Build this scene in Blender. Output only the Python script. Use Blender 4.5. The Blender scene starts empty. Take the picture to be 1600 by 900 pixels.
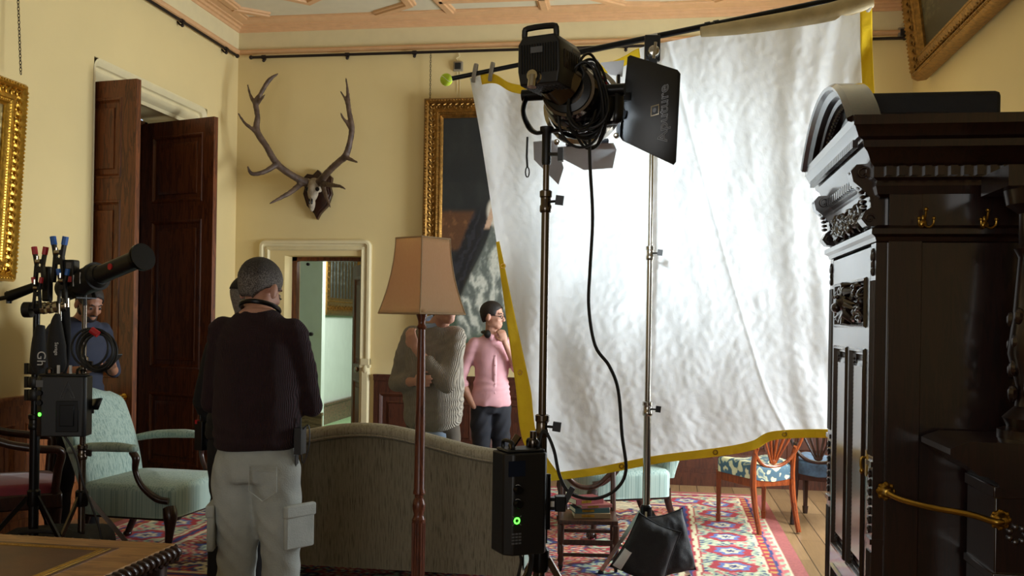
import bpy, bmesh, math, random
from mathutils import Vector, Matrix, noise
import numpy as np
random.seed(7)
SC = bpy.context.scene
COL = SC.collection
PI = math.pi
V = Vector

# ---------------------------------------------------------------- camera
F_PX, CX, CY = 1500.0, 800.0, 504.0      # focal length, principal point in the 1600x900 frame
YAW, ROLL, EYE = math.atan(238/1500), 0.0155, 1.5
FWD = V((-math.sin(YAW), math.cos(YAW), 0)); RGT = V((math.cos(YAW), math.sin(YAW), 0)); UP = V((0, 0, 1))
cam_data = bpy.data.cameras.new('camera'); cam = bpy.data.objects.new('camera', cam_data); COL.objects.link(cam)
cr = RGT*math.cos(ROLL) + UP*math.sin(ROLL); cu = UP*math.cos(ROLL) - RGT*math.sin(ROLL); cb = -FWD
cam.matrix_world = Matrix(((cr.x, cu.x, cb.x, 0), (cr.y, cu.y, cb.y, 0), (cr.z, cu.z, cb.z, EYE), (0, 0, 0, 1)))
cam_data.sensor_width = 36; cam_data.lens = 36*F_PX/1600; cam_data.shift_y = (CY-450)/1600
cam_data.clip_start = 0.05
SC.camera = cam

def P(px, py, d):
    """world point seen at (px, py) of the 1600x900 frame at distance d along the view axis"""
    u, v = px-CX, CY-py
    tu = u*math.cos(ROLL) - v*math.sin(ROLL); tv = u*math.sin(ROLL) + v*math.cos(ROLL)
    return V((0, 0, EYE)) + FWD*d + RGT*(tu*d/F_PX) + UP*(tv*d/F_PX)
def flat(p, z=0.0): return V((p.x, p.y, z))

# ---------------------------------------------------------------- world, light, exposure
SC.view_settings.view_transform = 'Standard'; SC.view_settings.look = 'None'
SC.view_settings.exposure = 0.42; SC.view_settings.gamma = 1.0; SC.view_settings.use_curve_mapping = False
world = bpy.data.worlds.new('world'); SC.world = world; world.use_nodes = True
bg = world.node_tree.nodes['Background']; bg.inputs[0].default_value = (0.75, 0.86, 1.0, 1); bg.inputs[1].default_value = 0.6

def area(name, loc, direction, sx, sy, power, color):
    l = bpy.data.lights.new(name, 'AREA'); l.shape = 'RECTANGLE'; l.size = sx; l.size_y = sy; l.energy = power; l.color = color
    o = bpy.data.objects.new(name, l); COL.objects.link(o); o.location = loc
    o.rotation_euler = V(direction).to_track_quat('-Z', 'Z').to_euler(); return o
# daylight through the windows of the right wall and of the wall behind the photographer; an added, unseen light in the passage
area('window_light_side', (2.42, 7.2, 1.95), (-1, -.05, -0.12), 2.5, 2.3, 375, (0.88, 0.96, 1.0))
area('window_light_behind', (-1.2, -2.9, 2.1), (-.35, 1, -.05), 3.2, 2.2, 42, (1.0, 0.95, 0.86))
area('passage_light', (-2.3, 12.2, 2.9), (-.7, .35, -1), 1.6, 1.6, 120, (0.93, 1.0, 0.97))

# ---------------------------------------------------------------- node helpers
def srgb(h):
    c = [int(h[i:i+2], 16)/255 for i in (0, 2, 4)]
    return tuple(x/12.92 if x <= .04045 else ((x+.055)/1.055)**2.4 for x in c) + (1,)
class NT:
    def __init__(s, name):
        s.m = bpy.data.materials.new(name); s.m.use_nodes = True; s.t = s.m.node_tree; s.n = s.t.nodes
        s.b = s.n['Principled BSDF']
    def add(s, typ, **k):
        x = s.n.new(typ)
        for a, b in k.items():
            if a.startswith('i_'): x.inputs[a[2:].replace('_', ' ')].default_value = b
            else: setattr(x, a, b)
        return x
    def link(s, a, b): s.t.links.new(a, b)
    def coords(s, scale=(1, 1, 1), rot=(0, 0, 0), kind='Object'):
        t = s.add('ShaderNodeTexCoord'); m = s.add('ShaderNodeMapping')
        m.inputs['Scale'].default_value = scale; m.inputs['Rotation'].default_value = rot
        s.link(t.outputs[kind], m.inputs[0]); return m.outputs[0]
    def ramp(s, fac, stops):
        r = s.add('ShaderNodeValToRGB'); e = r.color_ramp.elements
        while len(e) < len(stops): e.new(0.5)
        for i, (p, c) in enumerate(stops): e[i].position = p; e[i].color = c if len(c) == 4 else srgb(c)
        s.link(fac, r.inputs[0]); return r.outputs[0]
    def noise(s, vec, scale=5, detail=4, dist=0, rough=.5):
        n = s.add('ShaderNodeTexNoise', i_Scale=scale, i_Detail=detail, i_Distortion=dist, i_Roughness=rough); s.link(vec, n.inputs['Vector']); return n.outputs[0]
    def wave(s, vec, scale=10, dist=0, direction='X', detail=2):
        n = s.add('ShaderNodeTexWave', i_Scale=scale, i_Distortion=dist, i_Detail=detail); n.bands_direction = direction
        s.link(vec, n.inputs['Vector']); return n.outputs['Fac'] if 'Fac' in n.outputs else n.outputs[1]
    def bump(s, h, strength=.3, dist=.01, prev=None):
        b = s.add('ShaderNodeBump', i_Strength=strength, i_Distance=dist); s.link(h, b.inputs['Height'])
        if prev: s.link(prev, b.inputs['Normal'])
        return b.outputs[0]
    def base(s, c): s.link(c, s.b.inputs['Base Color'])
    def set(s, **k):
        for a, b in k.items(): s.b.inputs[a.replace('_', ' ')].default_value = b
def C2(h): return srgb(h)
MATS = {}
def plain(name, col, rough=.5, metal=0, var=.12, scale=8, bump=0, bscale=60, **k):
    if name in MATS: return MATS[name]
    t = NT(name); c = srgb(col); v = t.coords()
    lo = tuple(x*(1-var) for x in c[:3])+(1,); hi = tuple(min(1, x*(1+var)) for x in c[:3])+(1,)
    t.base(t.ramp(t.noise(v, scale, 5), [(.3, lo), (.7, hi)])); t.set(Roughness=rough, Metallic=metal)
    if bump: t.link(t.bump(t.noise(v, bscale, 3), bump, .004), t.b.inputs['Normal'])
    for a, b in k.items(): t.b.inputs[a.replace('_', ' ')].default_value = b
    MATS[name] = t.m; return t.m
def wood(name, dark, light, rough=.35, axis='Z', scale=6, bump=.08, coat=0.0):
    if name in MATS: return MATS[name]
    t = NT(name); sc = {'Z': (9, 9, .9), 'X': (.9, 9, 9), 'Y': (9, .9, 9)}[axis]
    v = t.coords(sc); n = t.noise(v, scale*.6, 8, 1.2, .6); t.base(t.ramp(n, [(.3, dark), (.5, light), (.56, dark), (.75, light)]))
    t.set(Roughness=rough); t.b.inputs['Coat Weight'].default_value = coat; t.b.inputs['Coat Roughness'].default_value = .14
    n2 = t.noise(v, scale*4, 4); t.link(t.bump(n2, bump, .003), t.b.inputs['Normal']); MATS[name] = t.m; return t.m
def knit(name, a, b, freq, rough=.95):
    t = NT(name); v = t.coords(); w = t.wave(v, freq, 1.2, 'X', 2); n = t.noise(v, 25, 6)
    mx = t.add('ShaderNodeMath', operation='ADD'); t.link(w, mx.inputs[0]); t.link(n, mx.inputs[1])
    mm = t.add('ShaderNodeMath', operation='MULTIPLY'); t.link(mx.outputs[0], mm.inputs[0]); mm.inputs[1].default_value = .5
    t.base(t.ramp(mm.outputs[0], [(.25, a), (.75, b)])); t.set(Roughness=rough)
    t.link(t.bump(w, .6, .006), t.b.inputs['Normal']); MATS[name] = t.m; return t.m
def attr_mat(name, rough=.8, bump=0, bscale=200, coat=0):
    t = NT(name); a = t.add('ShaderNodeVertexColor'); a.layer_name = 'Col'; t.base(a.outputs[0]); t.set(Roughness=rough)
    if coat: t.b.inputs['Coat Weight'].default_value = coat
    if bump: t.link(t.bump(t.noise(t.coords(), bscale, 3), bump, .004), t.b.inputs['Normal'])
    return t.m

# ---------------------------------------------------------------- mesh builder
class MB:
    def __init__(s, off=None): s.v = []; s.f = []; s.M = Matrix.Identity(4); s.off = V(off) if off is not None else V((0, 0, 0))
    def add(s, vs, fs):
        k = len(s.v); s.v += [s.M @ V(p) - s.off for p in vs]; s.f += [tuple(i+k for i in f) for f in fs]; return s
    def box(s, x0, x1, y0, y1, z0, z1):
        return s.add([(x0,y0,z0),(x1,y0,z0),(x1,y1,z0),(x0,y1,z0),(x0,y0,z1),(x1,y0,z1),(x1,y1,z1),(x0,y1,z1)],
                     [(0,3,2,1),(4,5,6,7),(0,1,5,4),(1,2,6,5),(2,3,7,6),(3,0,4,7)])
    def beam(s, a, b, w, h, up=(0, 0, 1)):
        a, b = V(a), V(b); d = (b-a); L = d.length; d.normalize(); r = d.cross(V(up)).normalized(); u = r.cross(d)
        vs = [p + r*(i*w/2) + u*(j*h/2) for p in (a, b) for i, j in ((-1,-1),(1,-1),(1,1),(-1,1))]
        return s.add(vs, [(0,1,2,3),(7,6,5,4),(0,4,5,1),(1,5,6,2),(2,6,7,3),(3,7,4,0)])
    def tube(s, pts, r, seg=10, cap=True, up=None, closed=False):
        pts = [V(p) for p in pts]; n = len(pts)
        if not isinstance(r, (list, tuple)): r = [r]*n
        vs, fs = [], []; prev = None
        for i, p in enumerate(pts):
            if closed: t = pts[(i+1) % n]-pts[i-1]
            else: t = (pts[min(i+1, n-1)]-pts[max(i-1, 0)])
            if t.length < 1e-9: t = V((0, 0, 1))
            t.normalize()
            if prev is None:
                a = V(up) if up else (V((0, 0, 1)) if abs(t.z) < .9 else V((1, 0, 0)))
            else: a = prev
            a = a - t*a.dot(t)
            if a.length < 1e-5: a = t.orthogonal()
            a.normalize(); b = t.cross(a); prev = a
            ra, rb = (r[i] if isinstance(r[i], (list, tuple)) else (r[i], r[i]))
            for k in range(seg):
                q = 2*PI*k/seg; vs.append(p + a*(ra*math.cos(q)) + b*(rb*math.sin(q)))
        m = n if closed else n-1
        for i in range(m):
            j = (i+1) % n
            for k in range(seg):
                l = (k+1) % seg; fs.append((i*seg+k, i*seg+l, j*seg+l, j*seg+k))
        if cap and not closed: fs.append(tuple(range(seg))[::-1]); fs.append(tuple((n-1)*seg+k for k in range(seg)))
        return s.add(vs, fs)
    def lathe(s, prof, c=(0, 0, 0), seg=24, axis='Z', cap=True):
        vs, fs = [], []; c = V(c)
        for r, h in prof:
            for k in range(seg):
                q = 2*PI*k/seg; x, y = r*math.cos(q), r*math.sin(q)
                vs.append(c + (V((x, y, h)) if axis == 'Z' else V((h, x, y)) if axis == 'X' else V((x, h, -y))))
        for i in range(len(prof)-1):
            for k in range(seg):
                l = (k+1) % seg; fs.append((i*seg+k, i*seg+l, (i+1)*seg+l, (i+1)*seg+k))
        if cap: fs.append(tuple(range(seg))[::-1]); fs.append(tuple((len(prof)-1)*seg+k for k in range(seg)))
        return s.add(vs, fs)
    def ell(s, c, r, seg=14, rings=9, R=None):
        c = V(c); r = r if isinstance(r, (tuple, list)) else (r, r, r); vs, fs = [], []
        R = R or Matrix.Identity(3)
        for i in range(1, rings):
            a = PI*i/rings
            for k in range(seg):
                q = 2*PI*k/seg; vs.append(c + R @ V((r[0]*math.sin(a)*math.cos(q), r[1]*math.sin(a)*math.sin(q), r[2]*math.cos(a))))
        vs += [c + R @ V((0, 0, r[2])), c + R @ V((0, 0, -r[2]))]; T, B = len(vs)-2, len(vs)-1
        for i in range(rings-2):
            for k in range(seg):
                l = (k+1) % seg; fs.append((i*seg+k, (i+1)*seg+k, (i+1)*seg+l, i*seg+l))
        for k in range(seg):
            l = (k+1) % seg; fs.append((k, l, T)); fs.append(((rings-2)*seg+l, (rings-2)*seg+k, B))
        return s.add(vs, fs)
    def prism(s, poly, h0, h1, axis='Z'):
        n = len(poly)
        f = {'Z': lambda a, b, h: (a, b, h), 'X': lambda a, b, h: (h, a, b), 'Y': lambda a, b, h: (a, h, b)}[axis]
        vs = [f(a, b, h0) for a, b in poly] + [f(a, b, h1) for a, b in poly]
        fs = [tuple(range(n))[::-1], tuple(range(n, 2*n))] + [(i, (i+1) % n, n+(i+1) % n, n+i) for i in range(n)]
        return s.add(vs, fs)
    def sweep(s, path, prof, closed=True, f=None):
        """path: 2-D points; prof: (offset to the left of travel, height) pairs; mitred; f maps (a, b, h) to 3-D"""
        f = f or (lambda a, b, h: (a, b, h)); n = len(path); vs, fs = [], []; m = len(prof)
        for i in range(n):
            p = V(path[i]).to_2d() if False else Vector((path[i][0], path[i][1]))
            a = Vector(path[i-1]) if (closed or i > 0) else None; b = Vector(path[(i+1) % n]) if (closed or i < n-1) else None
            d1 = (p-a).normalized() if a is not None else (b-p).normalized(); d2 = (b-p).normalized() if b is not None else d1
            n1 = Vector((-d1.y, d1.x)); n2 = Vector((-d2.y, d2.x)); mt = (n1+n2); k = mt.length_squared; mt = mt*(2/k) if k > 1e-6 else n1
            for o, h in prof: q = p+mt*o; vs.append(f(q.x, q.y, h))
        for i in range(n if closed else n-1):
            j = (i+1) % n
            for k in range(m-1): fs.append((i*m+k, j*m+k, j*m+k+1, i*m+k+1))
        if not closed: fs.append(tuple(range(m))); fs.append(tuple((n-1)*m+k for k in range(m))[::-1])
        return s.add(vs, fs)
    def grid(s, fn, nu, nv, closed_u=False):
        vs = [fn(i/(nu-1) if not closed_u else i/nu, j/(nv-1)) for j in range(nv) for i in range(nu)]
        fs = [(j*nu+i, j*nu+(i+1) % nu, (j+1)*nu+(i+1) % nu, (j+1)*nu+i) for j in range(nv-1) for i in range(nu if closed_u else nu-1)]
        return s.add(vs, fs)
    def build(s, name, m, parent=None, bevel=0, smooth=True, angle=38, solid=0, sub=0, fix=True):
        me = bpy.data.meshes.new(name); me.from_pydata([tuple(p) for p in s.v], [], s.f)
        bm = bmesh.new(); bm.from_mesh(me)
        if fix: bmesh.ops.recalc_face_normals(bm, faces=bm.faces)
        if smooth:
            for f in bm.faces: f.smooth = True
            ca = math.radians(angle)
            for e in bm.edges:
                if len(e.link_faces) == 2 and e.calc_face_angle(0) > ca: e.smooth = False
        bm.to_mesh(me); bm.free(); me.materials.append(m)
        o = bpy.data.objects.new(name, me); COL.objects.link(o)
        if parent is not None: o.parent = parent
        if solid: md = o.modifiers.new('s', 'SOLIDIFY'); md.thickness = solid; md.offset = 0
        if bevel: md = o.modifiers.new('b', 'BEVEL'); md.width = bevel; md.segments = 2; md.limit_method = 'ANGLE'; md.angle_limit = .6
        if sub: md = o.modifiers.new('u', 'SUBSURF'); md.levels = sub; md.render_levels = sub
        return o
def thing(name, label, cat, loc=(0, 0, 0), rz=0, group=None):
    o = bpy.data.objects.new(name, None); COL.objects.link(o); o.location = loc; o.rotation_euler = (0, 0, rz); o.empty_display_size = .1
    o['label'] = label; o['category'] = cat
    if group: o['group'] = group
    return o
def tag(o, label, cat, group=None, kind=None):
    o['label'] = label; o['category'] = cat
    if group: o['group'] = group
    if kind: o['kind'] = kind
    return o
def struct(o): o['kind'] = 'structure'; return o
def text_mesh(txt, size, M, name, m, parent, extr=.0006, outline=False):
    c = bpy.data.curves.new('t', 'FONT'); c.body = txt; c.size = size; c.extrude = extr; c.align_x = 'CENTER'; c.align_y = 'CENTER'
    if outline: c.fill_mode = 'NONE'; c.bevel_depth = size*.018; c.extrude = 0
    o = bpy.data.objects.new('t', c); COL.objects.link(o); dg = bpy.context.evaluated_depsgraph_get()
    me = bpy.data.meshes.new_from_object(o.evaluated_get(dg)); bpy.data.objects.remove(o)
    me.transform(M); me.materials.clear(); me.materials.append(m); q = bpy.data.objects.new(name, me); COL.objects.link(q)
    if parent is not None: q.parent = parent
    return q
def frame3(origin, xdir, ydir):
    x = V(xdir).normalized(); y = (V(ydir)-x*x.dot(V(ydir))).normalized(); z = x.cross(y); o = V(origin)
    return Matrix(((x.x, y.x, z.x, o.x), (x.y, y.y, z.y, o.y), (x.z, y.z, z.z, o.z), (0, 0, 0, 1)))
def smooth_path(pts, n=8, closed=False):
    pts = [V(p) for p in pts]; out = []; N = len(pts)
    for i in range(N if closed else N-1):
        if closed: a, b, c, d = pts[i-1], pts[i], pts[(i+1) % N], pts[(i+2) % N]
        else: a, b, c, d = pts[max(i-1, 0)], pts[i], pts[i+1], pts[min(i+2, N-1)]
        for k in range(n):
            t = k/n; out.append(.5*((2*b)+(c-a)*t+(2*a-5*b+4*c-d)*t*t+(3*b-a-3*c+d)*t**3))
    if not closed: out.append(pts[-1])
    return out
def smooth_vals(vals, n=8):
    out = []
    for i in range(len(vals)-1):
        for k in range(n):
            t = k/n; a, b = vals[i], vals[i+1]
            out.append(tuple(x+(y-x)*t for x, y in zip(a, b)) if isinstance(a, tuple) else a+(b-a)*t)
    out.append(vals[-1]); return out
def colour_mesh(o, fn):
    me = o.data; at = me.color_attributes.new('Col', 'FLOAT_COLOR', 'POINT'); n = len(me.vertices)
    co = np.empty(n*3); me.vertices.foreach_get('co', co); c = fn(co.reshape(-1, 3)); a = np.ones((n, 4)); a[:, :3] = c
    at.data.foreach_set('color', a.ravel())

# ---------------------------------------------------------------- materials
M_wall = plain('cream_wall_paint', 'D9C48E', .8, var=.04, scale=1.2, bump=.05, bscale=300)
M_frieze = plain('frieze_paint', 'D8CBA0', .8, var=.03)
M_stone = plain('painted_moulding', 'D9CBA2', .6, var=.04)
M_corn = plain('cornice_tan_paint', 'D3A678', .6, var=.05, scale=14)
M_ceil = plain('ceiling_paint', 'D2C9AE', .85, var=.03)
M_mahog = wood('door_mahogany', '46220F', '75401F', .34, 'Z', 4)
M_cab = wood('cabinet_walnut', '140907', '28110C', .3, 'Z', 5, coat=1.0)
M_oak = wood('panelling_oak', '6B3A1B', '9A5C2E', .45, 'Z', 5)
M_dado = wood('dado_wood', '35190F', '522A19', .42, 'Z', 5)
M_dwood = wood('dark_polished_wood', '1B0D09', '34190F', .28, 'Z', 7)
M_satin = wood('satinwood', '6A2C12', '95481F', .3, 'Z', 6)
M_black = plain('matt_black_plastic', '101113', .45, var=.1)
M_bmetal = plain('black_metal', '0D0E10', .3, .4, var=.1)
M_rub = plain('black_rubber', '0A0A0B', .55, var=.1)
M_nylon = plain('black_nylon', '15161A', .7, var=.1, bump=.4, bscale=140)
M_steel = plain('polished_steel', 'B9B5AC', .18, 1, var=.05)
M_dsteel = plain('dark_chrome_tube', '6A625B', .2, 1, var=.05)
M_brass = plain('aged_brass', 'B08A3C', .3, 1, var=.15)
M_gold = plain('gilt', 'C79B3E', .33, .9, var=.3, scale=30, bump=.5, bscale=60)
M_goldd = plain('antique_gilt', '8A6530', .38, .85, var=.4, scale=30, bump=.6, bscale=70)
M_iron = plain('black_iron_rail', '2B2320', .5, .6, var=.2)
M_white = plain('white_print', 'D8D8D8', .6)
M_greyp = plain('grey_print', '5A5C60', .5)
M_lgrey = plain('light_grey_print', '9A9CA0', .5)
M_lens = plain('grey_barn_door', 'CDD2D8', .5, 0)
M_red = plain('red_plastic', 'B5202A', .45)
M_blue = plain('blue_plastic', '1C5FB8', .45)
M_yel = plain('yellow_webbing', 'FFD21A', .7, var=.08, bump=.3, bscale=90)
M_skin = plain('skin', 'C08E78', .55, var=.06, scale=20)
M_skin2 = plain('tanned_skin', '9A6A52', .55, var=.06, scale=20)
M_hair = plain('dark_hair', '1E1511', .6, var=.4, scale=120, bump=.8, bscale=250)
t = NT('greying_hair'); v = t.coords((1, 1, .35)); zz = t.add('ShaderNodeSeparateXYZ'); t.link(t.coords(), zz.inputs[0]); nz_ = t.noise(v, 420, 4, 0, .6); ad_ = t.add('ShaderNodeMath', operation='MULTIPLY_ADD'); mr_ = t.add('ShaderNodeMapRange'); mr_.inputs['From Min'].default_value = 1.66; mr_.inputs['From Max'].default_value = 1.80; mr_.inputs['To Min'].default_value = .12; mr_.inputs['To Max'].default_value = -.14
t.link(zz.outputs[2], mr_.inputs['Value']); t.link(nz_, ad_.inputs[0]); ad_.inputs[1].default_value = 1; t.link(mr_.outputs[0], ad_.inputs[2]); t.base(t.ramp(ad_.outputs[0], [(.38, '171210'), (.55, '3A322E'), (.72, '8A837D')])); t.set(Roughness=.7); t.link(t.bump(nz_, .9, .004), t.b.inputs['Normal']); M_ghair = t.m
M_grey_hair = plain('grey_hair', '77706A', .7, var=.4, scale=120, bump=.8, bscale=260)
def emis(name, col, st):
    t = NT(name); t.set(Roughness=.5); t.b.inputs['Base Color'].default_value = srgb(col); t.b.inputs['Emission Color'].default_value = srgb(col); t.b.inputs['Emission Strength'].default_value = st; return t.m
M_led = emis('green_indicator', '4CFF3A', 4)
def striped(name, a, b, c, axis_scale=(110, 110, .5)):
    t = NT(name); v = t.coords(axis_scale); n = t.noise(v, 1.0, 3, 0, .6)
    t.base(t.ramp(n, [(.3, a), (.45, b), (.55, c), (.7, b)])); t.set(Roughness=.75); t.b.inputs['Sheen Weight'].default_value = .15
    t.link(t.bump(n, .15, .003), t.b.inputs['Normal']); return t.m
M_green = striped('green_striped_silk', '66817A', '889F97', 'A3B6AC')
M_sofa = striped('sofa_striped_linen', '5A5545', '807A66', '8E8975', (150, 150, .12))
M_sofat = striped('sofa_roll_linen', '8A8470', 'A39D88', 'B7B19B', (120, 120, 6))
# ================================================================ SETTING
XL, XR, YB, YF = -4.32, 2.2, 9.2, -3.0
ZC, T = 4.50, 0.57
DY0, DY1, DZ = 6.72, 8.40, 3.36            # double doorway in the left wall
BX0, BX1, BZ = -3.79, -2.97, 2.14          # doorway in the back wall
WY0, WY1, WZ0, WZ1 = 5.95, 8.45, 0.75, 2.5 # window in the right wall

# floor of oak boards running towards the back wall
t = NT('oak_floor_boards'); v = t.coords((1, 1, 1), (0, 0, PI/2))
br = t.add('ShaderNodeTexBrick'); br.offset = .37; br.inputs['Scale'].default_value = 1; br.inputs['Brick Width'].default_value = 1.6
br.inputs['Row Height'].default_value = .16; br.inputs['Mortar Size'].default_value = .003; br.inputs['Mortar Smooth'].default_value = .1
br.inputs['Color1'].default_value = srgb('A68660'); br.inputs['Color2'].default_value = srgb('876A48'); br.inputs['Mortar'].default_value = srgb('1E130B')
t.link(v, br.inputs['Vector']); g = t.noise(t.coords((22, 1.2, 1)), 4, 6, .6)
mx = t.add('ShaderNodeMixRGB', blend_type='MULTIPLY'); mx.inputs[0].default_value = .5
t.link(br.outputs['Color'], mx.inputs[1]); t.link(t.ramp(g, [(.2, '9A8A78'), (.8, 'FFFFFF')]), mx.inputs[2]); t.base(mx.outputs[0]); t.set(Roughness=.32)
t.link(t.bump(br.outputs['Fac'], -.3, .004), t.b.inputs['Normal']); M_floor = t.m
mb = MB(); mb.box(XL-1.9, XR, YF, YB, -.12, 0); struct(mb.build('floor', M_floor))
t = NT('green_passage_carpet'); t.base(t.ramp(t.noise(t.coords(), 40, 4), [(.3, '7FA06F'), (.7, 'A6BF92')])); t.set(Roughness=.95); M_carpet = t.m
mb = MB(); mb.box(-7.2, 1.5, YB, 18, -.12, 0); struct(mb.build('floor', M_carpet))

mb = MB(); mb.box(XL-1.9, XR+.3, YF, YB+.3, ZC, ZC+.15); struct(mb.build('ceiling', M_ceil))

# left wall with its doorway (wall thickness T)
mb = MB()
mb.box(XL-T, XL, YF, DY0, 0, ZC); mb.box(XL-T, XL, DY1+.15, YB+.3, 0, ZC); mb.box(XL-T, XL, DY0, DY1+.15, DZ+.12, ZC)
mb.box(XL-T, XL-.13, DY1, DY1+.15, 0, DZ+.12); mb.box(XL-T, XL-.13, DY0, DY1, DZ, DZ+.12)
struct(mb.build('wall_left', M_wall))
mb = MB(); mb.box(XL-1.9, XL-1.8, YF, YB, 0, ZC); mb.box(XL-1.8, XL-T, 5.2, 5.3, 0, ZC); struct(mb.build('wall_lobby', M_dwood))
# back wall
TB = .42
mb = MB(); mb.box(XL, BX0, YB, YB+TB, 0, ZC); mb.box(BX1, XR+.3, YB, YB+TB, 0, ZC); mb.box(BX0, BX1, YB, YB+TB, BZ, ZC)
struct(mb.build('wall_back', M_wall))
# right wall with a window
mb = MB(); mb.box(XR, XR+.3, YF, WY0, 0, ZC); mb.box(XR, XR+.3, WY1, YB, 0, ZC); mb.box(XR, XR+.3, WY0, WY1, 0, WZ0); mb.box(XR, XR+.3, WY0, WY1, WZ1, ZC)
struct(mb.build('wall_right', M_wall))
# wall behind the photographer, with its window opening
mb = MB(); mb.box(XL-T, -2.9, YF-.3, YF, 0, ZC); mb.box(.5, XR+.3, YF-.3, YF, 0, ZC); mb.box(-2.9, .5, YF-.3, YF, 0, .9); mb.box(-2.9, .5, YF-.3, YF, 3.3, ZC)
struct(mb.build('wall_front', M_wall))
mb = MB()
for y in (WY0, (WY0+WY1)/2-.03, WY1-.06): mb.box(XR+.08, XR+.14, y, y+.06, WZ0, WZ1)
for z in (WZ0, 1.55, 2.35, WZ1-.06): mb.box(XR+.085, XR+.135, WY0, WY1, z, z+.05)
struct(mb.build('window_1', M_stone))

# trims: picture-rail moulding, cornice (profile: offset into the room, height)
room = [(XR, YF), (XL, YF), (XL, YB), (XR, YB)]
room = [(XR, YF), (XR, YB), (XL, YB), (XL, YF)]          # left of travel is the inside
def trim(prof, m, name='trim_1'):
    mb = MB(); mb.sweep(room, prof, closed=True); return struct(mb.build(name, m, angle=30))
trim([(0, 4.175), (.02, 4.18), (.035, 4.2), (.03, 4.215), (.015, 4.222), (0, 4.225)], M_corn, 'trim_1')
mb = MB(); mb.sweep(room, [(0, 4.225), (.006, 4.225), (.006, 4.40), (0, 4.40)]); struct(mb.build('trim_2', M_frieze))
trim([(0, 4.395), (.015, 4.40), (.025, 4.42), (.045, 4.425), (.05, 4.44), (.055, 4.445), (.085, 4.448), (.09, 4.458), (.12, 4.462), (.15, 4.475), (.165, 4.478), (.17, 4.487), (.195, 4.489), (.195, 4.51), (0, 4.51)], M_corn, 'trim_3')
# strapwork ribs of the ceiling, mitred polylines on the ceiling plane
rib = [(-.06, ZC), (-.055, ZC-.02), (-.035, ZC-.024), (-.03, ZC-.04), (.03, ZC-.04), (.035, ZC-.024), (.055, ZC-.02), (.06, ZC)]
mb = MB()
def cz(px, py):
    p1 = P(px, py, 1)-V((0, 0, EYE)); k = (ZC-.03-EYE)/p1.z; return (p1.x*k, p1.y*k)
def ribs(pts): mb.sweep(pts, rib, closed=False)
yb_ = YB-.19
A1 = cz(365, 13); ribs([(XL+.2, 1.5), (XL+.2, A1[1]+.02)]); ribs([(XL+.17, A1[1]+.05), cz(420, 26)])
ribs([cz(505, -6), cz(482, 5), cz(430, -6), (XL+1.1, 7.9)])
ribs([cz(590, 24), cz(640, 9), cz(622, -14), (XL+1.9, 7.6)])
ribs([cz(704, 21), cz(686, 3), (cz(665, -14)[0], 8.1)]); ribs([cz(686, 3), cz(862, -3), (cz(880, -20)[0], 8.2)]); ribs([cz(851, 16), cz(846, -2)])
ribs([cz(1030, 10), cz(975, 10), cz(915, -5), (cz(915, -5)[0]-.2, 8.0)])
ribs([cz(1120, 4), cz(1160, -8), (1.0, 8.0), (1.6, 8.3), (1.9, 8.9)])
for y0_ in (7.4, 6.2, 5.0): ribs([(XL+.2, y0_+.6), (XL+.7, y0_+.3), (XL+1.5, y0_+.3), (XL+2, y0_), (XL+3.4, y0_), (XL+4, y0_+.3), (XL+5.2, y0_+.3)])
struct(mb.build('trim_4', M_corn, angle=30))

# architraves ------------------------------------------------------------
def round_arch(x0, x1, z0, z1, r=.09, n=5):
    pts = [(x0, z0)]
    for k in range(n+1): a = PI-PI/2*k/n; pts.append((x0+r+r*math.cos(a), z1-r+r*math.sin(a)))
    for k in range(n+1): a = PI/2-PI/2*k/n; pts.append((x1-r+r*math.cos(a), z1-r+r*math.sin(a)))
    return pts + [(x1, z0)]
prof = [(0, .0), (.0, .02), (-.02, .035), (-.05, .035), (-.06, .018), (-.085, .012), (-.10, .022), (-.13, .028), (-.14, .012), (-.15, -.01), (-.15, 0)]
prof2 = [(.004, .003), (-.012, .006), (-.03, -.004), (-.05, -.02), (-.056, -.045), (-.062, -.05), (-.085, -.045), (-.10, -.055), (-.115, -.08), (-.13, -.12), (-.155, -.14)]
mb = MB(); mb.sweep(round_arch(DY0-.003, DY1+.15, 0, DZ+.12), prof2, closed=False, f=lambda a, b, h: (XL+h, a, b))
struct(mb.build('trim_5', M_stone, angle=30))
mb = MB(); mb.sweep(round_arch(BX0-.27, BX1+.09, 0, BZ+.16, .07), [(o*.75, h) for o, h in prof], closed=False, f=lambda a, b, h: (a, YB-h, b))
# stop block of the moulding with its small carved drop
mb.box(BX1-.005, BX1+.10, YB-.05, YB, 1.03, 1.06); mb.box(BX1+.01, BX1+.09, YB-.06, YB, 1.06, 1.12); mb.ell((BX1+.05, YB-.03, 1.02), (.035, .03, .06)); mb.box(BX1+.02, BX1+.075, YB-.05, YB, .0, 1.0)
struct(mb.build('trim_6', M_stone, angle=30))
# splayed lining of the back doorway (cream) and its dark inner frame
mb = MB(); mb.add([(BX0-.16, YB-.004, 0), (BX0, YB+.2, 0), (BX0, YB+.2, BZ), (BX0-.16, YB-.004, BZ+.1), (BX1, YB+.2, BZ), (BX1, YB-.004, BZ+.1)], [(0, 1, 2, 3), (3, 2, 4, 5)])
struct(mb.build('trim_7', M_stone))
mb = MB(); mb.box(BX0, BX0+.05, YB+.2, YB+.28, 0, BZ); mb.box(BX1-.03, BX1, YB+.2, YB+.28, 0, BZ); mb.box(BX0, BX1, YB+.2, YB+.28, BZ-.04, BZ)
struct(mb.build('trim_8', M_mahog))
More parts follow.
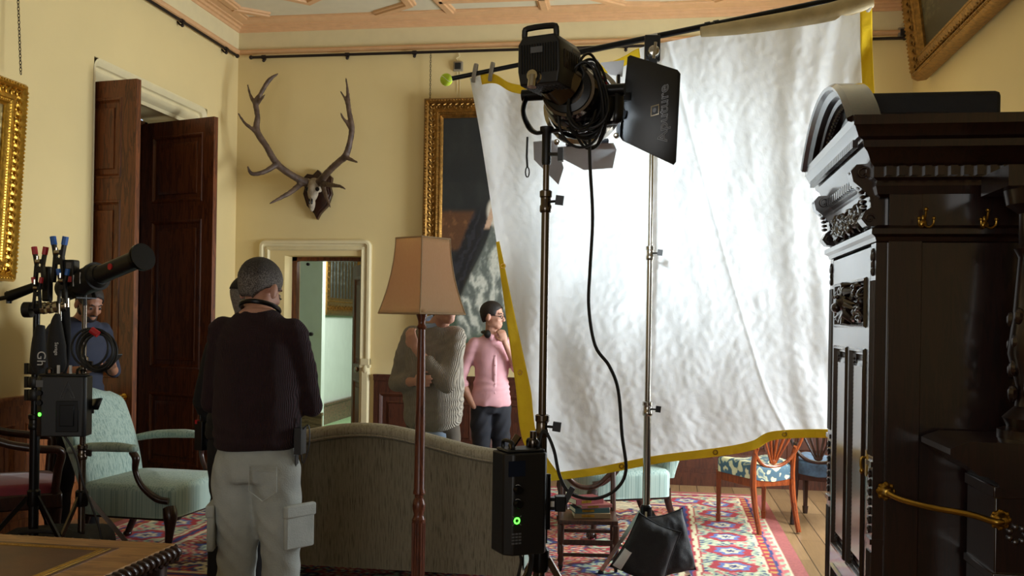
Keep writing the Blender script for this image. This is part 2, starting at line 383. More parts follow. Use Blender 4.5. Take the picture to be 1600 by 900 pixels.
# wooden lining of the big doorway
mb = MB(); mb.box(XL-T-.02, XL-T+.05, DY0+.06, DY0+.13, 0, DZ-.03); mb.box(XL-T-.02, XL-T+.05, DY1-.05, DY1, 0, DZ-.03); mb.box(XL-T-.02, XL-T+.05, DY0, DY1, DZ-.08, DZ-.03)
struct(mb.build('trim_9', M_mahog))

# panelled dado of the walls ---------------------------------------------
def dado(name, a0, a1, f, m, n, h=.96):
    """panelling from a0 to a1 along a wall; f(a, out, z) gives the point"""
    mb = MB()
    def bx(p0, p1, o0, o1, z0, z1):
        c = [f(a, o, z) for a in (p0, p1) for o in (o0, o1) for z in (z0, z1)]
        mb.add(c, [(0,1,3,2),(4,6,7,5),(0,4,5,1),(2,3,7,6),(0,2,6,4),(1,5,7,3)])
    bx(a0, a1, 0, .02, 0, h-.05)
    bx(a0, a1, 0, .05, h-.05, h-.01); bx(a0, a1, 0, .035, h-.07, h-.05); bx(a0, a1, 0, .06, h-.01, h+.01)
    bx(a0, a1, 0, .045, 0, .16); bx(a0, a1, 0, .055, 0, .12)
    w = (a1-a0)/n
    for i in range(n+1): bx(max(a0, a0+i*w-.05), min(a1, a0+i*w+.05), .02, .034, .16, h-.07)
    bx(a0, a1, .02, .0348, h-.17, h-.07); bx(a0, a1, .02, .0348, .16, .26)
    for i in range(n):
        q0, q1 = a0+i*w+.05, a0+(i+1)*w-.05
        mb.sweep([(q0, .26), (q1, .26), (q1, h-.17), (q0, h-.17)], [(0, .034), (.012, .040), (.03, .03), (.04, .022)], f=lambda a, b, hh: f(a, hh, b))
        mb.sweep([(q0+.08, .34), (q1-.08, .34), (q1-.08, h-.25), (q0+.08, h-.25)], [(0, .022), (.02, .03), (.025, .03)], f=lambda a, b, hh: f(a, hh, b))
        bx(q0+.10, q1-.10, .02, .03, .36, h-.27)
    return struct(mb.build(name, m, angle=25))
fb = lambda a, o, z: (a, YB-o, z); fl = lambda a, o, z: (XL+o, a, z); fr = lambda a, o, z: (XR-o, a, z)
dado('baseboard_back', -2.83, XR, fb, M_dado, 9); dado('baseboard_left', YF, DY0-.15, fl, M_oak, 14, .94)
dado('baseboard_left', DY1+.15, YB-.06, fl, M_dado, 1, .94); dado('baseboard_right', YF, YB-.06, fr, M_dado, 16, .75)

# the passage beyond the back doorway -------------------------------------
M_pass = plain('passage_pale_paint', 'C9D2C6', .8, var=.03)
pa, pb = flat(P(498, 560, 13.5)), flat(P(566, 560, 15.7)); dr = (pb-pa).normalized(); nr = V((dr.y, -dr.x, 0))
def slab(mb, q0, q1, back, z1): c = [q0, q1, q1+back, q0+back]; mb.add(c+[p+UP*z1 for p in c], [(0,3,2,1),(4,5,6,7),(0,1,5,4),(1,2,6,5),(2,3,7,6),(3,0,4,7)])
mb = MB(); slab(mb, pa-dr*.3, pb+dr*1.6, -nr*.2, 3.2)
pl = flat(P(440, 560, 12.2)); pm = flat(P(502, 560, 12.2)); slab(mb, pl-V((2, 0, 0)), pm, V((0, .12, 0)), 3.2)
struct(mb.build('wall_passage', M_pass))
M_skirt = wood('skirting_wood', '4A3328', '7A5A48', .25, 'X', 5)
mb = MB(); mb.beam(pa+nr*.02+UP*.14, pb+dr+nr*.02+UP*.14, .04, .28); mb.beam(pa+nr*.03+UP*.29, pb+dr+nr*.03+UP*.29, .06, .03)
mb.beam(pl-V((1,0,0))+V((0,-.02,.14)), pm+V((.03,-.02,.14)), .05, .28); mb.beam(pl-V((1,0,0))+V((0,-.03,.30)), pm+V((.04,-.03,.30)), .07, .04)
struct(mb.build('baseboard_passage', M_skirt))
mb = MB(); mb.box(-7.2, 1.5, 9.62, 18, 3.2, 3.3); struct(mb.build('ceiling', M_ceil))
mb = MB(); mb.box(-7.3, -7.2, 9.62, 18, 0, 3.3); mb.box(-7.3, 1.6, 18, 18.1, 0, 3.3); mb.box(1.5, 1.6, 9.62, 18, 0, 3.3); struct(mb.build('wall_passage', M_pass))
c_ = P(482, 413, 12.17); k_ = MB(); k_.tube([c_, c_-V((0, .03, 0))], .02, 10); c_ = P(487, 522, 12.17); k_.tube([c_, c_-V((0, .05, 0))], .025, 10); k_.build('wall_knobs', M_iron, bpy.data.objects['wall_passage'])

# ---------------------------------------------------------------- panelled doors
def door_leaf(mbs, w, h, t_, panels):
    """leaf in the x-z plane, thickness along y; panels: (x0, x1, z0, z1)"""
    mb = mbs; xs = sorted({p[0] for p in panels} | {p[1] for p in panels}); x0, x1 = panels[0][0], panels[0][1]
    mb.box(0, x0, -t_/2, t_/2, 0, h); mb.box(x1, w, -t_/2, t_/2, 0, h); mb.box(x0, x1, -t_/2+.016, t_/2-.016, 0, h)
    zs = [0] + [z for p in sorted(panels, key=lambda p: p[2]) for z in (p[2], p[3])] + [h]
    for i in range(0, len(zs), 2): mb.box(x0, x1, -t_/2, t_/2, zs[i], zs[i+1])
    for (a, b, c, d) in panels:
        for s in (-1, 1):
            mb.sweep([(a, c), (b, c), (b, d), (a, d)], [(0, t_/2), (.008, t_/2+.006), (.02, t_/2+.004), (.028, t_/2-.008), (.04, t_/2-.016)], f=lambda x, z, hh: (x, s*hh, z))
            mb.sweep([(a+.075, c+.075), (b-.075, c+.075), (b-.075, d-.075), (a+.075, d-.075)], [(0, t_/2-.016), (.006, t_/2-.006), (.03, t_/2-.002), (.034, t_/2-.002)], f=lambda x, z, hh: (x, s*hh, z))
            y0, y1 = (t_/2-.02, t_/2-.003); mb.box(a+.105, b-.105, min(s*y0, s*y1), max(s*y0, s*y1), c+.105, d-.105)
def knob(parent, loc, m=M_brass, s=1.0, yd=-1):
    k = MB(); k.M = Matrix.Translation(loc) @ Matrix.Scale(s, 4)
    k.lathe([(.028, 0), (.028, yd*.005), (.012, yd*.01), (.010, yd*.035), (.024, yd*.05), (.030, yd*.065), (.024, yd*.08), (.001, yd*.086)], axis='Y')
    return k.build('door_knob', m, parent)
PAN = [(.13, .72, .14, .80), (.13, .72, 1.02, 2.38), (.13, .72, 2.54, 3.16)]
hinge = V((XL-T+.05, DY1-.06, .01)); free = V((-3.99, 8.07, .01)); dv = free-hinge; L = dv.length; PAN2 = [(a, L-.13, c, d) for a, b, c, d in PAN]
mb = MB(); door_leaf(mb, L, 3.29, .05, PAN2); o = struct(mb.build('door_2', M_mahog, angle=25)); o.location = hinge; o.rotation_euler = (0, 0, math.atan2(dv.y, dv.x))
knob(o, (L-.07, -.025, .88))
mb = MB(); mb.box(.0, .035, -.027, .027, .80, .96); mb.build('lock_plate', M_brass, o).location = (L-.03, 0, 0)
h1 = V((XL-T+.05, DY0+.16, .01)); f1 = V((-3.96, 6.74, .01)); dv = f1-h1; L = dv.length
mb = MB(); door_leaf(mb, L, 3.29, .05, [(a, L-.13, c, d) for a, b, c, d in PAN]); o = struct(mb.build('door_1', M_mahog, angle=25)); o.location = h1; o.rotation_euler = (0, 0, math.atan2(dv.y, dv.x))
knob(o, (L-.07, -.025, .88))
# passage door, standing open and seen nearly edge-on
a = flat(P(571, 500, 9.68)); 
mb = MB(); door_leaf(mb, .78, 2.08, .045, [(.11, .67, .12, .85), (.11, .67, 1.0, 1.95)]); o = struct(mb.build('door_3', M_mahog, angle=25)); o.location = (BX1-.035, YB+.30, .01); dd = flat(P(559, 500, 10.4))-V((BX1-.035, YB+.30, 0)); o.rotation_euler = (0, 0, math.atan2(dd.y, dd.x))
knob(o, (.12, .025, .98), M_steel, 1, 1)

# ---------------------------------------------------------------- picture-hanging rails
def picture_rail(label, a, b, brk, wall):
    a, b = V(a), V(b); r = thing('picture_rail', label, 'hanging rail', a); off = a
    m = MB(off); m.tube([a, b], .014, 12); m.build('rail', M_iron, r)
    for k in brk:
        p = a+(b-a)*k; q = MB(off); q.tube([p+V(wall)*.05, p+V(wall)*.02+V((0, 0, -.03)), p+V((0, 0, -.035)), p+V((0, 0, -.01))], .009, 8); q.tube([p-(b-a).normalized()*.02, p+(b-a).normalized()*.02], .02, 12)
        q.ell(p+V((0, 0, -.035)), .016); q.build('bracket', M_iron, r)
    for p, s in ((a, -1), (b, 1)):
        q = MB(off); q.ell(p+(b-a).normalized()*s*.01, .021); q.build('finial', M_iron, r)
    return r
picture_rail('dark iron picture rail rod high on the wall with the doors', (XL+.05, 1.2, 4.13), (XL+.05, YB-.14, 4.13), (.05, .3, .55, .72, .86, .97), (-1, 0, 0))
picture_rail('dark iron picture rail rod above the antlers and the portrait', (XL+.17, YB-.05, 4.135), (XR-.1, YB-.05, 4.135), (.02, .16, .27, .45, .6, .8, .95), (0, 1, 0))

# ---------------------------------------------------------------- big rug
RX0, RX1, RY0, RY1 = -3.9, .88, 4.5, 8.72
mb = MB(); NU, NVr = 400, 360
mb.grid(lambda u, v: (RX0+(RX1-RX0)*u, RY0+(RY1-RY0)*v, .011+.0015*math.sin(u*40)*math.sin(v*31)), NU, NVr)
mb.box(RX0, RX1, RY0, RY1, .001, .0085)
rug = mb.build('patterned_rug', attr_mat('rug_wool', .95, .5, 300), None, smooth=False, fix=False)
def rug_col(co):
    x, y = co[:, 0], co[:, 1]; n = len(x); PAL = {k: np.array(srgb(h)[:3]) for k, h in dict(red='A2303A', pink='C46A6A', navy='343C72', blue='5C6FA6', sage='A3B095', cream='D3C7A6', och='B98A4A', dk='4A2430', edge='96504C').items()}
    c = np.tile(PAL['red'], (n, 1))
    wob = .012*np.sin(x*23+np.sin(y*17)*2)+.012*np.sin(y*29+np.sin(x*19)*2)
    dx = np.minimum(x-RX0, RX1-x); dy = np.minimum(y-RY0, RY1-y); e = np.minimum(dx, dy)+wob*.25
    along = np.where(dx < dy, y, x)
    def put(mask, k): c[mask] = PAL[k]
    # field: rows of stepped medallions and leaves
    a, b = (x+wob)/.62, (y+wob)/.62
    fx, fy = a-np.floor(a)-.5, b-np.floor(b)-.5; row = (np.floor(a)+np.floor(b)).astype(int) % 4
    r = np.abs(fx)+np.abs(fy)+.05*np.sin(np.arctan2(fy, fx)*8)
    h1 = np.sin(x*41+3*np.sin(y*13))*np.sin(y*37+3*np.sin(x*17)); h2 = np.sin(x*63+2*np.sin(y*33)+1)*np.sin(y*57+2*np.sin(x*29))
    put(h1 > .45, 'navy'); put(h2 > .55, 'cream'); put(h2 < -.6, 'sage'); put((h1 < -.6), 'pink'); put((h1*h2 > .33), 'och')
    for k, (q0, q1) in enumerate((('navy', 'sage'), ('sage', 'red'), ('blue', 'cream'), ('cream', 'navy'))):
        m = row == k
        put(m & (r < .44) & (r > .37), 'dk'); put(m & (r < .37), q0); put(m & (r < .37) & (h2 > .3), q1); put(m & (r < .25), q1); put(m & (r < .17), 'red'); put(m & (r < .10), 'och'); put(m & (r < .05), 'navy')
    # inner guard stripes, wide border, outer stripes
    w = e < .78; put(w, 'red')
    put(w & (np.abs(e-.755) < .02), 'cream'); put(w & (np.abs(e-.70) < .018), 'navy'); put(w & (np.abs(e-.645) < .014), 'cream')
    bd = (e < .62) & (e > .24); put(bd, 'sage')
    p = along/.42; q = p-np.floor(p)-.5; rr = np.sqrt((q*.42)**2+(e-.43)**2)+.012*np.sin(np.arctan2(e-.43, q*.42)*6)
    put(bd & (h2 > .5), 'navy'); put(bd & (h2 < -.55), 'cream'); put(bd & (h1 > .5), 'pink')
    put(bd & (rr < .15), 'red'); put(bd & (rr < .10), 'blue'); put(bd & (rr < .065), 'cream'); put(bd & (rr < .03), 'navy')
    put((e < .24), 'cream'); put((e < .225), 'red'); put((e < .21) & (np.sin(along*60) > .2), 'och'); put((e < .175), 'navy'); put((e < .155), 'pink'); put((e < .14) & (np.sin(along*48+e*30) > 0), 'sage'); put(e < .105, 'cream'); put(e < .09, 'edge')
    # worn patch near the far border
    wr = np.exp(-(((x+.45)/.35)**2+((y-7.95)/.22)**2)); m = (wr+.25*h1) > .5; c[m] = c[m]*.25+PAL['cream']*.75
    nz = .85+.3*np.random.RandomState(3).rand(n)[:, None]
    return np.clip(c*nz, 0, 1)
colour_mesh(rug, rug_col)
tag(rug, 'large red, blue and cream oriental patterned rug on the oak floor', 'rug')
# ================================================================ CABINET (front faces -X, its end faces the camera)
CX0, CY0, CY1, CXB = .79, 3.76, 4.76, 2.12
cab = thing('carved_wardrobe', 'tall carved dark walnut cabinet with arched pediment, end-on at the right of the room', 'cabinet', (CX0, CY0, 0)); co = V((CX0, CY0, 0))
fx = lambda a, b, h: (CX0-h, a, b)       # front-face frame: a along Y, b up, h out towards -X
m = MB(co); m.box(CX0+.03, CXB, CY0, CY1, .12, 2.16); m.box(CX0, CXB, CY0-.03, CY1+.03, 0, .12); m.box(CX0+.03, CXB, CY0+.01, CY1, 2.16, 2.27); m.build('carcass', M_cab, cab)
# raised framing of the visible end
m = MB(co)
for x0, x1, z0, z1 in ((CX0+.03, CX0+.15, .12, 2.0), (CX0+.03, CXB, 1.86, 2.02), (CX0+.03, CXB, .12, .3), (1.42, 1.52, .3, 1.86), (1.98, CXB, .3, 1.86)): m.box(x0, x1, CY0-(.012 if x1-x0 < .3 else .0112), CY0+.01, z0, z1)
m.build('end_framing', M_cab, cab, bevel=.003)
# cornice wrapped round front and near end
corn = [(0, 1.99), (.012, 2.0), (.02, 2.03), (.015, 2.05), (.03, 2.06), (.03, 2.10), (.045, 2.115), (.06, 2.15), (.075, 2.165), (.08, 2.19), (.10, 2.20), (.115, 2.235), (.12, 2.24), (.12, 2.275), (0, 2.285)]
m = MB(co); m.sweep([(CXB, CY0), (CX0, CY0), (CX0, CY1), (CXB, CY1)], corn, closed=False, f=lambda a, b, h: (a, b, h)); m.build('cornice', M_cab, cab, angle=25)
m = MB(co)
for k in range(30): x = CX0+.01+k*.045; m.box(x, x+.024, CY0-.05, CY0-.028, 2.065, 2.10)
for k in range(23): y = CY0+.0+k*.045; m.box(CX0-.05, CX0-.028, y, y+.024, 2.065, 2.10)
for k in range(52): y = CY0-.03+k*.0205; m.box(CX0-.108, CX0-.088, y, y+.011, 2.17, 2.20)
m.build('dentils', M_cab, cab)
m = MB(co); m.sweep([(CXB, CY0), (CX0, CY0), (CX0, CY1), (CXB, CY1)], [(0, 1.82), (.015, 1.825), (.02, 1.84), (.035, 1.85), (.035, 1.87), (.01, 1.885), (0, 1.885)], closed=False); m.build('waist_moulding', M_cab, cab, angle=25)
# arched pediment
yc, hw, z0 = (CY0+CY1)/2+.02, .61, 2.28; rise = .24; R = (hw*hw+rise*rise)/(2*rise); zc = z0+rise-R
a0 = math.asin(hw/R)
arc = lambda rr, n=30: [(yc+rr*math.sin(-a0+2*a0*k/n), zc+rr*math.cos(-a0+2*a0*k/n)) for k in range(n+1)]
m = MB(co)
pr = [(0, .02), (0, .12), (-.012, .14), (-.025, .135), (-.03, .115), (-.05, .10), (-.055, .075), (-.075, .07), (-.08, .05), (-.095, .045), (-.10, .02), (-.12, .01), (-.12, .0)]
m.sweep(arc(R), pr, closed=False, f=fx); m.build('arched_pediment', M_cab, cab, angle=25)
m = MB(co)                                                      # tympanum with its fan of reeds
m.prism([(y, z) for y, z in arc(R-.11)], CX0, CX0+.3, 'X')
m.build('tympanum', M_cab, cab)
m = MB(co)
for k in range(27):
    a = -1.42+2.84*k/26; c0 = V((yc, z0-.02)); d = V((math.sin(a), math.cos(a)))
    # length of the reed up to the arch
    L = .08
    while L < .6 and (V((c0.x+d.x*(L+.01)-yc, c0.y+d.y*(L+.01)-zc))).length < R-.13: L += .01
    p0, p1 = c0+d*.085, c0+d*L
    if L > .1: m.tube([fx(p0.x, p0.y, .004), fx(p1.x, p1.y, .012), fx(p1.x+d.x*.008, p1.y+d.y*.008, .002)], [.006, .011, .004], 7)
m.lathe([(.09, .0), (.088, -.012), (.06, -.018), (.045, -.035), (.02, -.045), (.001, -.048)], (CX0, yc, z0+.01), 18, 'X')
m.build('pediment_fan', M_cab, cab)
m = MB(co)
for k in range(36):
    a = -a0+2*a0*(k+.5)/36; y, z = yc+(R-.088)*math.sin(a), zc+(R-.088)*math.cos(a); m.ell(fx(y, z, .05), (.012, .009, .009), 6, 5)
m.build('beading', M_cab, cab)
# carved ornament helper: overlapping leaves and scrolls standing proud of a panel
def carve(y0, y1, z0, z1, h0, n, seed, name, s=1.0):
    rnd = random.Random(seed); m = MB(co)
    for k in range(n):
        y = rnd.uniform(y0+.02, y1-.02); z = rnd.uniform(z0+.02, z1-.02); a = rnd.uniform(0, 6.28); l = rnd.uniform(.02, .05)*s; pts = []; rr = []
        for q in range(7): t_ = q/6; pts.append(fx(min(max(y+l*t_*math.cos(a+t_*2.6), y0), y1), min(max(z+l*t_*math.sin(a+t_*2.6), z0), z1), h0+.012+.022*s*math.sin(t_*PI))); rr.append((.004+.010*math.sin(PI*t_)**.7)*s)
        m.tube(pts, rr, 7)
    return m.build(name, M_cab, cab)
m = MB(co); m.box(CX0-.005, CX0+.03, CY0+.03, CY1-.03, 1.885, 2.0); m.build('frieze_board', M_cab, cab)
carve(CY0+.16, CY1-.16, 1.89, 1.995, .0, 110, 3, 'carved_frieze')
# scroll brackets at both ends of the front
for yb in (CY0+.0, CY1-.10):
    m = MB(co); pts = []; 
    poly = [(0, 1.88), (-.045, 1.885), (-.065, 1.91), (-.05, 1.94), (-.03, 1.955), (-.035, 1.99), (-.06, 2.02), (-.095, 2.05), (-.105, 2.09), (-.085, 2.115), (0, 2.12)]
    m.prism([(CX0+x, z) for x, z in poly], yb+.01, yb+.09, 'Y')
    for yy2 in (yb+.004, yb+.096):
        m.tube([(CX0-.06+.028*math.cos(q*.5)*(1-q*.06), yy2, 2.08+.028*math.sin(q*.5)*(1-q*.06)) for q in range(14)], .005, 6)
        m.tube([(CX0-.035+.02*math.cos(q*.5)*(1-q*.06), yy2, 1.91+.02*math.sin(q*.5)*(1-q*.06)) for q in range(14)], .004, 6)
    for q in range(8): m.ell((CX0-.05-.045*(q/7)**2, yb+.05, 1.96+.018*q), (.014, .03, .008), 8, 6)
    m.build('scroll_bracket', M_cab, cab)
# fluted pilasters
for ya, yb in ((CY0, CY0+.085), (CY1-.085, CY1)):
    m = MB(co); m.box(CX0-.012, CX0+.03, ya, yb, .12, 1.82)
    for k in range(5):
        y = ya+.0105+k*.016; m.tube([fx(y, 1.02, .012), fx(y, 1.68, .012)], .0055, 8); m.tube([fx(y, .16, .012), fx(y, .66, .012)], .0055, 8)
    for k in range(7): m.tube([fx(ya+.042+.012*math.cos(q), .74+k*.035+.012*math.sin(q), .016) for q in [i*.7 for i in range(9)]], .0045, 6)
    for (dy, dz) in ((-.012, .02), (.012, .02), (0, -.01), (0, .035), (-.006, -.035), (.006, -.035)): m.ell(fx(ya+.042+dy, 1.75+dz, .014), (.008, .008, .018), 8, 6)
    m.box(CX0-.02, CX0+.03, ya-.004, yb+.004, .69, .71); m.box(CX0-.02, CX0+.03, ya-.004, yb+.004, .98, 1.0)
    m.build('fluted_pilaster', M_cab, cab)
# door with carved upper panel and two long raised panels
DA, DB = CY0+.09, CY1-.09
door = MB(co)
for y0, y1, z0, z1 in ((DA, DA+.07, .14, 1.81), (DB-.07, DB, .14, 1.81), (DA+.07, DB-.07, 1.70, 1.81), (DA+.07, DB-.07, 1.42, 1.50) , (DA+.07, DB-.07, .42, .50), (DA+.07, DB-.07, .14, .2), ((DA+DB)/2-.03, (DA+DB)/2+.03, .50, 1.42)):
    door.box(CX0-.012, CX0+.03, y0, y1, z0, z1)
door.box(CX0+.008, CX0+.03, DA, DB, .14, 1.81)
def mould(y0, y1, z0, z1):
    door.sweep([(y1, z0), (y0, z0), (y0, z1), (y1, z1)][::-1], [(0, .012), (.006, .022), (.014, .02), (.02, .004), (.026, .006), (.03, -.006)], f=fx)
cells = [(DA+.07, DB-.07, 1.50, 1.70), (DA+.07, (DA+DB)/2-.03, .50, 1.42), ((DA+DB)/2+.03, DB-.07, .50, 1.42), (DA+.07, DB-.07, .2, .42)]
for c in cells: mould(*c)
dr_ = door.build('door', M_cab, cab, angle=25)
for c in cells[1:]:
    y0, y1, z0, z1 = c; m = MB(co); m.sweep([(y0+.045, z0+.05), (y1-.045, z0+.05), (y1-.045, z1-.05), (y0+.045, z1-.05)], [(0, -.006), (.025, .01), (.026, .01)], f=fx)
    m.box(CX0-.0105, CX0+.02, y0+.07, y1-.07, z0+.075, z1-.075)
    n = int((z1-z0-.07)/.016)
    for k in range(n):
        for y in (y0+.034, y1-.034): m.ell(fx(y, z0+.04+k*.016, .002), (.005, .006, .006), 6, 4)
    m.build('raised_panel', M_cab, dr_)
# carved lion-like mask panel taken up as a tall relief
m = MB(co); yc2 = (DA+DB)/2; 
for q in range(26):
    a = q/26*2*PI; r_ = .085+.02*math.sin(q*2.3); m.tube([fx(yc2+.03*math.cos(a), 1.60+.03*math.sin(a), .03), fx(yc2+r_*.8*math.cos(a+.3), 1.60+r_*.8*math.sin(a+.3), .04), fx(yc2+r_*1.5*math.cos(a+.5), 1.60+min(.085, max(-.085, r_*1.1*math.sin(a+.5))), .012)], [.018, .016, .005], 7)
m.ell(fx(yc2, 1.61, .04), (.035, .045, .04)); m.ell(fx(yc2, 1.585, .068), (.022, .03, .022)); 
for s in (-1, 1): m.ell(fx(yc2+s*.022, 1.63, .068), (.012, .012, .009)); m.ell(fx(yc2+s*.045, 1.655, .045), (.012, .015, .018))
m.build('carved_mask', M_cab, dr_)
carve(DA+.10, DB-.10, 1.525, 1.68, -.005, 60, 9, 'carved_foliage', .8).parent = dr_
m = MB(co); m.box(CX0-.016, CX0-.010, DA+.005, DA+.03, .93, 1.03); m.tube(smooth_path([fx(DA+.018, 1.0, .01), fx(DA+.018, 1.0, .03), fx(DA+.018, .975, .034), fx(DA+.018, .955, .03)], 4), .005, 8); m.ell(fx(DA+.018, .95, .03), (.009, .009, .012)); m.build('drop_handle', M_brass, dr_)

# coat hooks and brass rail on the cabinet end
for px, py in ((1437, 352), (1527, 355)):
    p = P(px, py, 3.60); p.y = CY0-.012; h = thing('coat_hook', 'left of two brass coat hooks on the dark cabinet end' if px < 1500 else 'right of two brass coat hooks on the dark cabinet end', 'hook', p, 0, 'coat hooks on the cabinet end')
    m = MB(); m.lathe([(.014, 0), (.014, -.004), (.008, -.007)], (0, 0, 0), 12, 'Y'); m.ell((0, -.002, .022), (.007, .005, .012)); m.build('hook_plate', M_brass, h)
    m = MB()
    for s in (-1, 1): m.tube(smooth_path([(0, -.004, 0), (s*.012, -.03, -.015), (s*.024, -.045, -.006), (s*.026, -.048, .012)], 4), .004, 8); m.ell((s*.026, -.048, .016), .007)
    m.tube(smooth_path([(0, -.004, .01), (0, -.03, .02), (0, -.04, .045)], 4), .004, 8); m.ell((0, -.04, .05), .008); m.build('hook_prongs', M_brass, h)
# hall stand next to the cabinet: carved column over a corbelled shelf on a panelled block
hs = thing('carved_hall_stand', 'very dark carved hall stand with corbelled shelf at the extreme right edge', 'hall stand', (1.3, 3.5, 0)); ho = V((1.3, 3.5, 0))
m = MB(ho); m.box(1.10, 1.9, 3.42, 3.72, .1, .98); m.box(1.08, 1.9, 3.39, 3.735, 0, .1); m.box(1.09, 1.9, 3.405, 3.72, .94, .98); m.box(1.09, 1.9, 3.405, 3.72, .66, .69)
m.build('block', M_cab, hs, bevel=.004)
m = MB(ho)
prof_c = [(1.10, .98), (1.085, 1.0), (1.06, 1.015), (1.03, 1.02), (1.0, 1.045), (.955, 1.075), (.94, 1.085), (.94, 1.105), (.96, 1.115), (1.0, 1.13), (1.9, 1.13), (1.9, .98)]
m.prism(prof_c, 3.36, 3.725, 'Y'); m.build('corbel_shelf', M_cab, hs)
m = MB(ho); m.lathe([(.13, 1.13), (.13, 1.16), (.10, 1.17), (.115, 1.2), (.075, 1.24), (.07, 1.30), (.10, 1.42), (.085, 1.55), (.07, 1.75), (.085, 1.78), (.07, 1.8), (.07, 1.9), (.11, 1.93), (.12, 1.98)], (1.27, 3.53, 0), 20); m.box(1.12, 1.9, 3.40, 3.68, 1.98, 2.05); m.build('turned_column', M_cab, hs)
m = MB(ho)
for k in range(30):
    a = k*.8; z = 1.24+k*.011; m.ell((1.27+.085*math.cos(a), 3.53+.085*math.sin(a), z), (.018, .018, .03), 7, 5)
for k in range(7): m.ell((1.17+.026*math.cos(k*.9), 3.415, .82+.026*math.sin(k*.9)), (.011, .008, .011), 7, 5)
for k in range(10): m.tube([(1.12+.03*k+.014*math.cos(q*.8), 3.415, .24+.016*math.sin(q*.8)+.03*(k % 2)) for q in range(7)], .007, 6)
m.build('carved_ornament', M_cab, hs)
def brass_rail():
    r = thing('brass_grab_rail', 'curved brass rail running from the cabinet end to the hall stand', 'rail', (CX0+.03, CY0, .88)); o = V((CX0+.03, CY0, .88))
    p0 = P(1385, 768, 3.56); p0.y = CY0-.012; p1 = P(1563, 812, 3.2); p1.y = 3.42
    m = MB(o); a = p0+V((0, -.04, 0)); b = p1+V((0, -.035, 0))
    m.tube(smooth_path([a, a+V((.03, -.06, -.012)), a.lerp(b, .35)+V((0, -.05, -.008)), a.lerp(b, .7)+V((0, -.035, .0)), b+V((-.03, -.01, 0)), b], 6), .011, 14); m.build('bar', M_brass, r)
    for q in (p0, p1):
        m = MB(o); m.lathe([(.032, .0), (.030, -.008), (.022, -.012), (.018, -.02), (.014, -.045), (.001, -.05)], q, 16, 'Y')
        for k in range(8): m.ell(q+V((.026*math.cos(k*PI/4), -.006, .026*math.sin(k*PI/4))), (.010, .006, .010), 6, 5)
        m.build('rosette', M_brass, r)
brass_rail()
# black case lying on the cabinet
p = P(1345, 168, 3.95); 
m = MB((1.2, 4.1, 2.285)); m.box(.785, 1.29, 4.0, 4.6, 2.29, 2.44); tag(m.build('flat_black_case', M_nylon, None, bevel=.02), 'flat black soft case lying on top of the carved cabinet', 'case').location = (1.2, 4.1, 2.285)

# ================================================================ DESK
dk = thing('writing_desk', 'low-lit antique desk corner with brown leather inset and carved dark edge, bottom left', 'desk', (-2.3, 2.4, 0)); do = V((-2.3, 2.4, 0))
x0, x1, y0, y1, zt = -3.3, -1.575, 1.75, 2.945, .757
M_dtop = wood('desk_oak_banding', '8A6138', 'BC8C54', .35, 'X', 5)
t = NT('desk_leather'); v = t.coords(); t.base(t.ramp(t.noise(v, 7, 6), [(.3, '4A2A1A'), (.7, '6E4229')])); t.set(Roughness=.38); t.link(t.bump(t.noise(v, 260, 2), .25, .002), t.b.inputs['Normal']); M_leather = t.m
m = MB(do); m.box(x0, x1, y0, y1, zt-.035, zt); m.build('table_top', M_dtop, dk, bevel=.004)
m = MB(do); m.box(x0+.13, x1-.14, y0+.13, y1-.10, zt-.01, zt+.0015); le = m.build('leather_inset', M_leather, dk)
m = MB(do)
for q, w in ((.018, .004), (.030, .009), (.043, .004)):
    a, b, c, d = x0+.13+q, x1-.14-q, y0+.13+q, y1-.10-q
    m.sweep([(a, c), (b, c), (b, d), (a, d)], [(0, zt+.0016), (0, zt+.0024), (w, zt+.0024), (w, zt+.0016)])
for k in range(110):
    xx = x0+.17+k*.0126
    if xx < x1-.18: m.ell((xx, y1-.10-.034, zt+.0022), (.003, .005, .0012), 5, 4)
for k in range(80):
    yy3 = y0+.17+k*.0126
    if yy3 < y1-.14: m.ell((x1-.14-.034, yy3, zt+.0022), (.005, .003, .0012), 5, 4)
m.build('gold_tooling', M_gold, le)
m = MB(do)
def gad(p, q, nrm, n):
    p, q, nrm = V(p), V(q), V(nrm); d = (q-p).normalized()
    for k in range(n):
        c = p+(q-p)*((k+.5)/n)
        m.tube(smooth_path([c+V((0,0,.008))-nrm*.010-d*.020, c+nrm*.006+V((0,0,.003))-d*.008, c+nrm*.010-V((0,0,.010))+d*.008, c-nrm*.004-V((0,0,.024))+d*.022], 3), smooth_vals([.006, .014, .017, .008], 3), 10); m.tube([c-V((0,0,.028))+nrm*.002+d*.006, c-V((0,0,.034))+nrm*.006+d*.018], .009, 6)
gad((x1, y0, zt-.018), (x1, y1, zt-.018), (1, 0, 0), 36); gad((x1, y1, zt-.018), (x0, y1, zt-.018), (0, 1, 0), 52); gad((x0, y0, zt-.018), (x1, y0, zt-.018), (0, -1, 0), 52)
m.build('gadrooned_edge', M_dwood, dk)
m = MB(do); m.box(x0+.03, x1-.03, y0+.03, y1-.03, zt-.15, zt-.035); m.box(x0+.02, x1-.02, y0+.02, y1-.02, zt-.07, zt-.05); m.build('apron', M_dwood, dk, bevel=.003)
